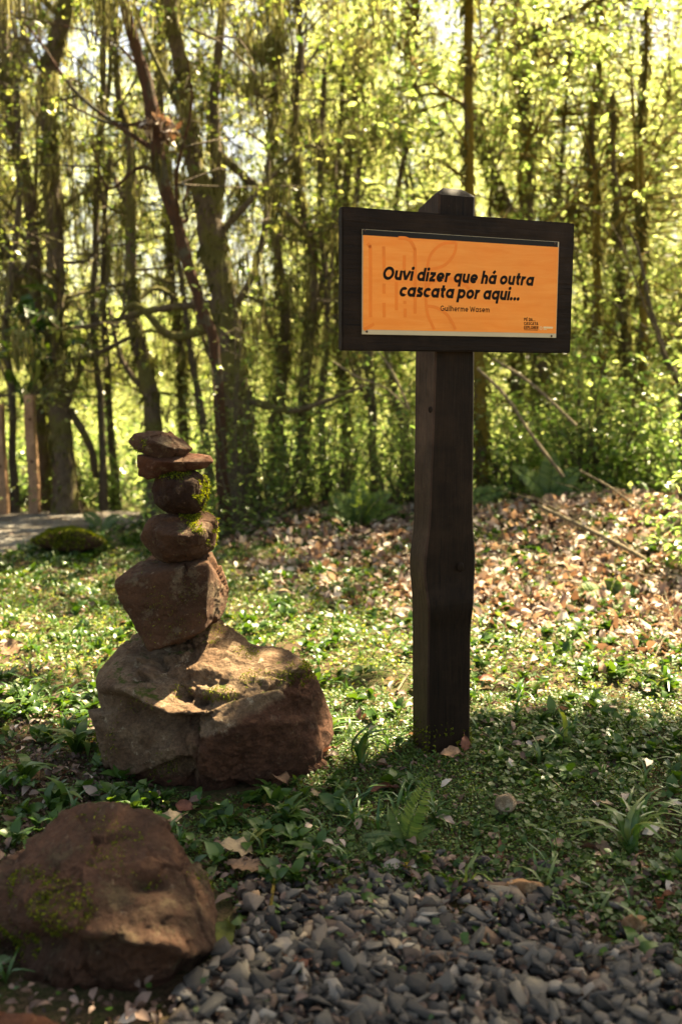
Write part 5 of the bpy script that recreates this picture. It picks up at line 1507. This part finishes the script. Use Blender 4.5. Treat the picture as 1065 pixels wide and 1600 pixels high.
def build_near_crowns():
    r_ = np.random.default_rng(42)
    for t in NEAR: t['P'] = []; t['tw'] = []; t['hang'] = []
    roots = np.array([t['g'][:2] for t in NEAR])
    n_c = 0; target = 3300
    allpts = [t['path'][:, :3] for t in NEAR]
    while n_c < target:
        px, py, D = r_.uniform(-120, 1185), r_.uniform(-170, 655), 8.7 + 6.3 * r_.random() ** .6
        if r_.random() > crown_weight(np.array(px), np.array(py)): continue
        if px > 555 and py > 300 and D < 9.4: continue
        c = at(px, py, D)
        if c[2] < .7: continue
        # nearest tree (in plan, by distance to its stem)
        best, bd, bp = None, 9, None
        for k, pts in enumerate(allpts):
            dd = np.abs(pts - c).sum(1) + .8 * np.maximum(0, pts[:, 2] - c[2] - .1)
            j = dd.argmin()
            if dd[j] < bd: best, bd, bp = k, dd[j], pts[j]
        if best is None: continue
        t = NEAR[best]
        n_c += 1
        # supporting twig from the stem
        if bd > .25:
            mid = (bp + c) / 2 + np.array([r_.normal(0, .08), r_.normal(0, .08), r_.uniform(.0, .18)])
            t['tw'].append(np.array([[*bp, .012], [*mid, .008], [*c, .004]]))
        nt = 6
        for _ in range(nt):
            d = r_.normal(size=3) * np.array([1, 1, .55]) + np.array([0, 0, -.12]); d /= np.linalg.norm(d)
            L = r_.uniform(.25, .55)
            e = c + d * L + np.array([0, 0, -.3 * L * L])
            t['tw'].append(np.array([[*c, .0035], [*((c + e) / 2 + np.array([0, 0, .02])), .0025], [*e, .001]]))
            m = 17 if px > 555 else 14
            s = r_.uniform(.15, 1.05, m)
            P = c + (e - c) * s[:, None] + r_.normal(0, .030, (m, 3))
            t['P'].append(P)
        # beard lichen hanging
        pl = .28 if px < 560 else .06
        if r_.random() < pl * .9 and py < 560:
            for _ in range(7):
                t['hang'].append(c + r_.normal(size=3) * np.array([.28, .2, .12]))
    for t in NEAR:
        t['tw'] = [q for q in t['tw'] if not lit(q[1:2, :3])[0] or q[0, 3] > .01]
        if t['tw']:
            parts = []
            for q in t['tw']:
                q = q.copy(); q[:, :3] -= t['g']
                v, f = tube(q, 3); parts.append((v, f, np.zeros(len(v))))
            V, Q, r = merge(parts)
            o = link('twigs', mk_mesh('twigs', V, quads=Q, mat=M['bark_dark'] if t['crown'] == 'lv_left' else M['bark_gold'], rnd=r), t['root'], False); o['kind'] = 'stuff'
        if t['P']:
            P = np.concatenate(t['P'])
            L = lit(P)
            keep = ~L | (RNG.random(len(P)) < .05)
            G_ = to_ground(P); shaft = (G_[:, 1] > 8.8) & (P[:, 2] > 2.0) & (fb2(G_[:, 0], G_[:, 1], .9, 2, 140) > -.05)
            keep &= ~(shaft & (RNG.random(len(P)) < .6))
            P = P[keep]; n = len(P)
            big = RNG.random(n) < .12
            size = np.where(big, RNG.uniform(.07, .11, n), RNG.uniform(.035, .070, n)) * (1.15 if t['crown'] == 'lv_right' else 1.0)
            base = np.clip(RNG.normal(.5, .24, n) + .25 * fbm(P * 1.1, 2), 0, 1)
            V, Q, r = scatter(*LEAF_Q, P - t['g'], rotm(RNG.uniform(0, 6.28, n), RNG.normal(.25, .6, n), RNG.normal(0, .8, n)), size, base)
            o = link('crown', mk_mesh('crown', V, quads=Q, mat=M[t['crown']], rnd=r), t['root'], False)
        t['hang'] = [c for c in t['hang'] if not lit(c[None])[0]]
        if t['hang']:
            parts = []
            for c in t['hang']:
                n = 26
                if lit(c[None])[0]: continue
                L = RNG.uniform(.10, .42, n)
                P = c - t['g'] + RNG.normal(size=(n, 3)) * np.array([.07, .05, .03])
                T = np.array([[0, -.5, 0], [.05, .5, 0], [.1, .6, -.5], [-.1, -.3, -.5], [.15, .1, -1]])
                # strand = two quads hanging down, thin
                w = RNG.uniform(.003, .008, n)
                a = RNG.uniform(0, 6.28, n); dx, dy = np.cos(a) * w, np.sin(a) * w
                j = RNG.normal(0, .02, (n, 3, 2))
                z0 = P
                v = np.stack([P + np.column_stack([dx, dy, 0 * w]), P - np.column_stack([dx, dy, 0 * w]),
                              P + np.column_stack([-dx + j[:, 0, 0], -dy + j[:, 0, 1], -L * .5]), P + np.column_stack([dx + j[:, 0, 0], dy + j[:, 0, 1], -L * .5]),
                              P + np.column_stack([j[:, 1, 0] + .001, j[:, 1, 1], -L]), P + np.column_stack([j[:, 1, 0] - .001, j[:, 1, 1], -L * 1.01])], 1).reshape(-1, 3)
                q = np.concatenate([np.array([[0, 1, 2, 3]]) + 6 * np.arange(n)[:, None], np.array([[3, 2, 5, 4]]) + 6 * np.arange(n)[:, None]])
                parts.append((v, q, np.repeat(RNG.random(n), 6)))
            V, Q, r = merge(parts)
            o = link('hanging_moss', mk_mesh('hanging_moss', V, quads=Q, mat=M['hang'], rnd=r), t['root'], False); o['kind'] = 'stuff'
build_near_crowns()

# ------------------------------------------------------------------ shrubs at the wood's edge
def shrub(px, py, h, w, n, label, mat='shrub', L=(.04, .075), name='shrub', cat='shrub', Y=None, seed=0):
    g = place(px, py) if Y is None else np.array([(px - 532.5) / FPX * Y * 1.03, Y, float(gh((px - 532.5) / FPX * Y * 1.03, Y))])
    r_ = np.random.default_rng(int(px) + seed)
    root = empty(name, tuple(g)); tag(root, label, cat)
    parts = []; Ps = []
    for _ in range(max(7, int(n / 70))):
        e = np.array([r_.normal(0, w * .5), r_.normal(0, w * .35), h * r_.uniform(.45, 1.05)])
        m = e * .5 + np.array([r_.normal(0, .05), 0, .06])
        b = np.array([r_.normal(0, .03), r_.normal(0, .03), 0])
        q = cat_rom(np.array([[*b, .008], [*m, .006], [*e, .002]]), 4)
        v, f = tube(q, 4); parts.append((v, f, np.zeros(len(v))))
        k = int(n / max(7, int(n / 70)))
        t = r_.uniform(.15, 1.05, k)
        Ps.append(b + (e - b) * t[:, None] + r_.normal(size=(k, 3)) * np.array([.14, .12, .08]) * (w / .5))
    V, Q, r = merge(parts)
    link('stems', mk_mesh('stems', V, quads=Q, mat=M['bark_dark'], rnd=r), root, False)
    P = np.concatenate(Ps); P[:, 2] = np.abs(P[:, 2]) + .01
    Pw = P + g
    keep = ~lit(Pw) | (r_.random(len(P)) < .5)
    P = P[keep]; k = len(P)
    T, F = leaf_t(.26, .12, .05, 2)
    V, Q, r = scatter(T, F, P, rotm(r_.uniform(0, 6.28, k), r_.normal(.1, .45, k), r_.normal(0, .5, k)), r_.uniform(L[0], L[1], k), np.clip(r_.normal(.5, .25, k), 0, 1))
    link('foliage', mk_mesh('foliage', V, quads=Q, mat=M[mat], rnd=r), root, False)
SH = [
    (455, 780, 1.5, .6, 1100, 'upright leafy bush directly left of the dark trunk between stack and post'),
    (640, 775, 1.5, .6, 1100, 'tall bush behind the left edge of the post'),
    (770, 770, 1.3, .6, 1200, 'bushy sapling beside the golden mossy trunk'),
    (300, 770, 1.0, .5, 800, 'leafy bush left of the massive forked trunk\'s foot'),
    (900, 720, 2.0, .7, 1500, 'high leafy thicket below the right corner of the sign'),
    (135, 772, .55, .5, 700, 'low glossy-leaved shrub right of the thick mossy trunk'),
    (185, 765, .6, .5, 700, 'low leafy bush behind the left side of the stone stack'),
    (30, 775, .7, .6, 800, 'dark bush at the foot of the pale posts'),
    (60, 782, .45, .4, 500, 'small bush at the edge of the grit path'),
    (350, 772, .5, .6, 600, 'low bush between the stack and the massive forked tree'),
    (425, 775, 1.3, .6, 1100, 'tall leafy bush right of the massive forked tree'),
    (500, 790, .7, .6, 800, 'bush at the top of the leaf bank, left of the sign'),
    (540, 775, 1.2, .6, 1000, 'upright shrub under the left end of the sign'),
    (610, 780, 1.0, .6, 1000, 'shrub close behind the left side of the post'),
    (680, 780, 1.1, .6, 900, 'shrub hidden partly by the post'),
    (800, 750, .8, .7, 1200, 'sunlit shrub right of the post'),
    (870, 745, .9, .7, 1300, 'sunlit shrub on the bank below the right end of the sign'),
    (935, 735, 1.5, .7, 1500, 'tall broad-leaved shrub right of the sign'),
    (1000, 750, 1.0, .7, 1200, 'dense shrub low at the right edge'),
    (1060, 770, 1.4, .7, 1400, 'tall shrub cut by the right edge of the picture'),
    (840, 700, 1.7, .8, 1400, 'bright thicket shrub behind the bank'),
    (280, 755, .7, .5, 600, 'bush seen just right of the topmost stones'),
    (1090, 900, .8, .5, 600, 'yellowish bush leaning in from the right edge'),
]
for s in SH:
    kw = {}
    if s[0] < 200: kw['Y'] = 11.5 + .3 * math.sin(s[0])
    if s[0] > 780: kw['L'] = (.055, .105)
    shrub(*s, **kw)
# bright leafy sprigs in front of the forked tree
shrub(372, 805, 2.5, .42, 420, 'slender bright green sapling in front of the massive forked tree', 'lv_right', (.04, .08), 'sapling', 'sapling', seed=3)

# dead pale sticks leaning and lying on the right-hand bank
def pstick(D0, D1, pts, label, mat='twig'):
    P = []
    for i, (px, py, w) in enumerate(pts):
        Y = D0 + (D1 - D0) * i / (len(pts) - 1)
        P.append([*at(px, py, Y), w * .5 * Y / FPX])
    stick(P, 'dead_branch', label, M[mat], 6, .15, 'branch', pts[0][0])
pstick(8.4, 8.0, [(745, 575, 4), (790, 620, 5), (830, 680, 5), (880, 745, 5)], 'pale dead branch slanting down right behind the post')
pstick(8.8, 8.2, [(770, 560, 4), (830, 600, 5), (900, 665, 4)], 'second thin branch crossing above the pale dead one behind the post')
pstick(7.6, 6.8, [(840, 790, 6), (920, 828, 7), (1000, 870, 7), (1080, 925, 7)], 'long bare branch lying across the sunlit litter at the right')
pstick(7.4, 7.2, [(985, 862, 5), (1030, 835, 7), (1085, 800, 8)], 'mossy bare branch reaching in from the right edge')
pstick(7.8, 7.4, [(830, 850, 4), (870, 825, 4), (920, 800, 3)], 'short dry stick in the litter right of the post')
pstick(8.2, 8.0, [(905, 735, 3), (950, 760, 4), (990, 790, 4)], 'thin dry stick among the ferns at the right')
pstick(8.6, 8.4, [(520, 565, 3), (560, 590, 4), (600, 605, 3), (640, 640, 3)], 'thin bare twig arching left of the post under the sign')
pstick(8.6, 8.4, [(590, 548, 3), (612, 580, 4), (640, 640, 3)], 'second bare twig left of the post under the sign')
pstick(8.9, 8.7, [(300, 45, 3), (350, 70, 4), (400, 115, 3)], 'pale bare twig high up left of centre')
pstick(8.9, 8.7, [(325, 60, 3), (370, 60, 3), (395, 95, 2)], 'fine pale twig beside the bare twig high up left of centre')
# sticks & dry stalks as loose stuff on the bank
def dry_stalks():
    parts = []
    x, y = sample_ground(260, lambda x, y, X, Y: litter_w(x, y, X, Y) * (X > 740) + .02, -3, 5, 4.8, 10, 10)
    for a, b in zip(x, y):
        z = float(gh(a, b)); L = RNG.uniform(.15, .6); th = RNG.uniform(0, 6.28); up = RNG.uniform(0, .5)
        e = np.array([math.cos(th) * L, math.sin(th) * L, up * L])
        p = np.array([a, b, z + .02])
        q = np.array([[*p, .004], [*(p + e * .5 + np.array([0, 0, .03])), .0035], [*(p + e), .0015]])
        v, f = tube(q, 4); parts.append((v, f, np.full(len(v), .8)))
    V, Q, r = merge(parts)
    tag(link('dry_stalks', mk_mesh('dry_stalks', V, quads=Q, mat=M['twig'], rnd=r)), kind='stuff')
dry_stalks()

# ------------------------------------------------------------------ undergrowth and far trees
def undergrowth():
    r_ = np.random.default_rng(8)
    n = 90000
    y = r_.uniform(9.6, 20, n); x = r_.uniform(-.45, .45, n) * y
    hmax = .45 + 1.5 * np.clip(fb2(x, y, .7, 3, 121) + .45, 0, 1)
    z = gh(x, y) + r_.random(n) * hmax
    k = (fb2(x, y, 1.4, 2, 122) > -.15) & ~((y < 11.4) & (x < -2.2))
    P = np.stack([x, y, z], 1)[k]
    P = P[~lit(P) | (r_.random(len(P)) < .6)]
    m = len(P)
    V, Q, r = scatter(*LEAF_Q, P, rotm(r_.uniform(0, 6.28, m), r_.normal(.1, .5, m), r_.normal(0, .5, m)), r_.uniform(.04, .09, m), np.clip(r_.normal(.5, .25, m), 0, 1))
    tag(link('undergrowth', mk_mesh('undergrowth', V, quads=Q, mat=M['shrub'], rnd=r)), kind='stuff')
undergrowth()

FARV = []
def far_variant(seed, H=11.0):
    r_ = np.random.default_rng(seed)
    lean = r_.normal(0, 1.1, 2)
    P = np.array([[0, 0, -.3, .07], [lean[0] * .6, .1, H * .25, .06], [lean[0] * .2, lean[1] * .6, H * .55, .045], [lean[0], lean[1], H, .03]])
    q = cat_rom(P, 5)
    V, Q = tube(q, 8, .2, seed)
    tr = mk_mesh('trunk', V, quads=Q, mat=M['bark_moss'] if seed % 2 else M['bark_dark'], smooth=True)
    parts = []; L = []
    for i in range(52):
        t = r_.uniform(.07, 1.0); b = np.array([np.interp(t * H, q[:, 2], q[:, k]) for k in range(3)])
        a = r_.uniform(0, 6.28); R = (.8 + .9 * math.sin(math.pi * min(1, t * .9 + .05))) * r_.uniform(.5, 1)
        e = b + np.array([math.cos(a) * R, math.sin(a) * R, r_.uniform(-.7, 1.3)])
        v, f = tube(np.array([[*b, .022], [*((b + e) / 2 + np.array([0, 0, .15])), .018], [*e, .006]]), 4); parts.append((v, f, np.zeros(len(v))))
        for _ in range(7):
            c = b + (e - b) * r_.uniform(.35, 1.1) + r_.normal(size=3) * .28
            m = 24
            L.append(c + r_.normal(size=(m, 3)) * np.array([.22, .22, .20]))
    V, Q, r = merge(parts)
    br = mk_mesh('branches', V, quads=Q, mat=M['bark_dark'], rnd=r)
    P = np.concatenate(L); n = len(P)
    V, Q, r = scatter(*LEAF_Q, P, rotm(r_.uniform(0, 6.28, n), r_.normal(.25, .6, n), r_.normal(0, .8, n)), r_.uniform(.06, .12, n), np.clip(r_.normal(.5, .25, n), 0, 1))
    cr = mk_mesh('crown', V, quads=Q, mat=M['lv_far'], rnd=r)
    return tr, br, cr
for i in range(5): FARV.append(far_variant(300 + i))
def far_trees():
    r_ = np.random.default_rng(77)
    spots = []
    tries = 0
    while len(spots) < 56 and tries < 5000:
        tries += 1
        y = 12.6 + 25 * r_.random() ** 1.3; x = r_.uniform(-.44, .44) * y
        if x < -.04 * y and r_.random() < .42: continue
        if all((x - a) ** 2 + (y - b) ** 2 > 1.35 ** 2 for a, b in spots): spots.append((x, y))
    for i, (x, y) in enumerate(sorted(spots, key=lambda s: s[1])):
        root = empty('background_tree', (x, y, float(gh(x, y))), r_.uniform(0, 6.28))
        tag(root, 'slender leafy tree far back in the sunlit wood, blurred', 'tree', 'blurred trees in the depth of the wood')
        s = .62 + .030 * (y - 12) * r_.uniform(.6, 1.1); root.scale = (s * .95, s * .95, s)
        tr, br, cr = FARV[i % 5]
        link('trunk', tr, root, False); link('branches', br, root, False)['kind'] = 'stuff'; link('crown', cr, root, False)
far_trees()
def far_wood():
    r_ = np.random.default_rng(5)
    n = 30000
    y = 44 + 190 * r_.random(n); x = r_.uniform(-.5, .5, n) * y
    z = gh(x, y) + r_.random(n) * 4 * (.6 + .4 * fb2(x, y, .08, 2, 9))
    s = r_.uniform(.5, 1.3, n) * (y / 90)
    V, Q, r = scatter(*LEAF_Q, np.stack([x, y, z], 1), rotm(r_.uniform(0, 6.28, n), r_.normal(.2, .6, n), r_.normal(0, .8, n)), s, np.clip(r_.normal(.3, .2, n), 0, 1))
    tag(link('distant_woodland', mk_mesh('distant_woodland', V, quads=Q, mat=M['lv_far'], rnd=r)), kind='stuff')
far_wood()

# ------------------------------------------------------------------ unseen trees added to shade the foreground, crowns cut open for sun patches
def overhead():
    r_ = np.random.default_rng(31)
    specs = [((4.9, 6.6), 'tall unseen tree added to the right to shade the foreground'), ((-4.6, 7.6), 'tall unseen tree added to the left to shade the foreground')]
    roots = []
    for (x, y), lab in specs:
        z = float(gh(x, y)); root = empty('added_shade_tree', (x, y, z)); tag(root, lab, 'tree')
        q = cat_rom(np.array([[0, 0, -.2, .20], [.1, .05, 3, .16], [0, .1, 6.5, .13], [-.2 if x > 0 else .3, .2, 9.5, .07]]), 6)
        V, Q = tube(q, 12, .2, x); link('trunk', mk_mesh('trunk', V, quads=Q, mat=M['bark_moss'], smooth=True), root, False)
        roots.append((root, np.array([x, y, z]), []))
    n = 46000
    g = np.column_stack([r_.uniform(-3.4, 4.0, n), r_.uniform(1.0, 4.9, n), np.full(n, GZ)])
    zz = r_.uniform(5.2, 8.8, n)
    # clumps in the foliage
    P = g + S[None] * (zz / S[2])[:, None]
    X, Y = to_px(P[:, 0], P[:, 1], P[:, 2])
    inframe = (Y > -70) & (X > -60) & (X < 1125)
    P = P[~inframe]
    P = P[~lit(P)]
    # where the middle distance is only lightly veiled, thin the leaves
    for ri in range(2):
        root, o, _ = roots[ri]
        sel = (P[:, 0] > .6) if ri == 0 else (P[:, 0] <= .6)
        Q_ = P[sel]; m = len(Q_)
        V, Q, r = scatter(*LEAF_Q, Q_ - o, rotm(r_.uniform(0, 6.28, m), r_.normal(0, .35, m), r_.normal(0, .4, m)), r_.uniform(.08, .13, m))
        link('crown', mk_mesh('crown', V, quads=Q, mat=M['lv_left'], rnd=r), root, False)
        for k in range(16):
            e = Q_[r_.integers(0, m)] - o
            b = np.array([0, .1, r_.uniform(5.2, 7.5)])
            if lit(np.array([e + o]))[0]: continue
            mid = (b + e) / 2 + np.array([0, 0, .35])
            v, f = tube(cat_rom(np.array([[*b, .05], [*mid, .03], [*e, .008]]), 5), 6)
            link('branch', mk_mesh('branch', v, quads=f, mat=M['bark_moss'], smooth=True), root, False)
overhead()

# ------------------------------------------------------------------ pale wooden posts and the dark heap at the back left
M['pale_wood'] = wood_dark('raw_pale_wood', 2, (.24, .135, .08), (.34, .21, .13))
def fence_post(px0, px1, pytop, pybot, D, label):
    a = at(px0, pybot, D); b = at(px1, pybot, D); t = at(px0, pytop, D)
    g = np.array([(a[0] + b[0]) / 2, D, float(gh((a[0] + b[0]) / 2, D))])
    w = (b[0] - a[0]) / 2
    bm = box_lm((-w, 0, -.1), (w, w * 2, t[2] - g[2]), .008)
    bmesh.ops.subdivide_edges(bm, edges=[e for e in bm.edges if e.calc_length() > .3], cuts=12)
    for v in bm.verts: v.co.x += .006 * math.sin(v.co.z * 5 + px0)
    o = bm_obj('wooden_post', bm, M['pale_wood']); o.location = tuple(g)
    # knots as parts
    for k, zk in enumerate((.45, .8)):
        kb = bmesh.new(); bmesh.ops.create_icosphere(kb, subdivisions=2, radius=.018)
        for v in kb.verts: v.co = Vector((v.co.x + w * .2, v.co.y * .3, v.co.z + (t[2] - g[2]) * zk))
        bm_obj('knot', kb, M['barkchip'], o)
    return tag(o, label, 'post')
fence_post(44, 59, 617, 780, 10.75, 'pale raw wooden post beside the thick mossy trunk')
fence_post(-6, 10, 632, 780, 10.75, 'pale raw wooden post cut by the left edge of the picture')
def dark_heap():
    g = gp(5, 785)
    root = empty('covered_heap', (g[0] - .2, 10.15, float(gh(g[0], 10.15)))); tag(root, 'low dark heap of soil and tarpaulin between the pale posts', 'heap')
    P = [np.array(p) for p in [(-.7, 0, -.1), (.45, 0, -.1), (.4, -.15, .5), (-.7, -.15, .55), (-.6, .5, .5), (.3, .5, .45), (-.7, .6, -.1), (.4, .6, -.1), (0, -.2, .3), (-.1, .2, .62)]]
    c, V, F = rock_geo(P, sub=4, k=14, rough=.08, seed=3)
    o = link('tarpaulin', mk_mesh('tarpaulin', V + c, quads=F, mat=plain('dark_blue_tarpaulin', (.012, .018, .035), .4), smooth=True), root, False)
    P2 = [p * np.array([1.06, 1.05, .35]) + np.array([0, 0, .46]) for p in P]
    c, V, F = rock_geo(P2, sub=4, k=14, rough=.06, seed=5)
    link('soil', mk_mesh('soil', V + c, quads=F, mat=M['barkchip'], smooth=True), root, False)
dark_heap()

# bare soil lip and mossy log details on the ground at the left shade
print('TRIS', sum(sum(len(p.vertices) - 2 for p in me.polygons) if len(me.polygons) < 3 else len(me.loops) - 2 * len(me.polygons) for me in bpy.data.meshes))
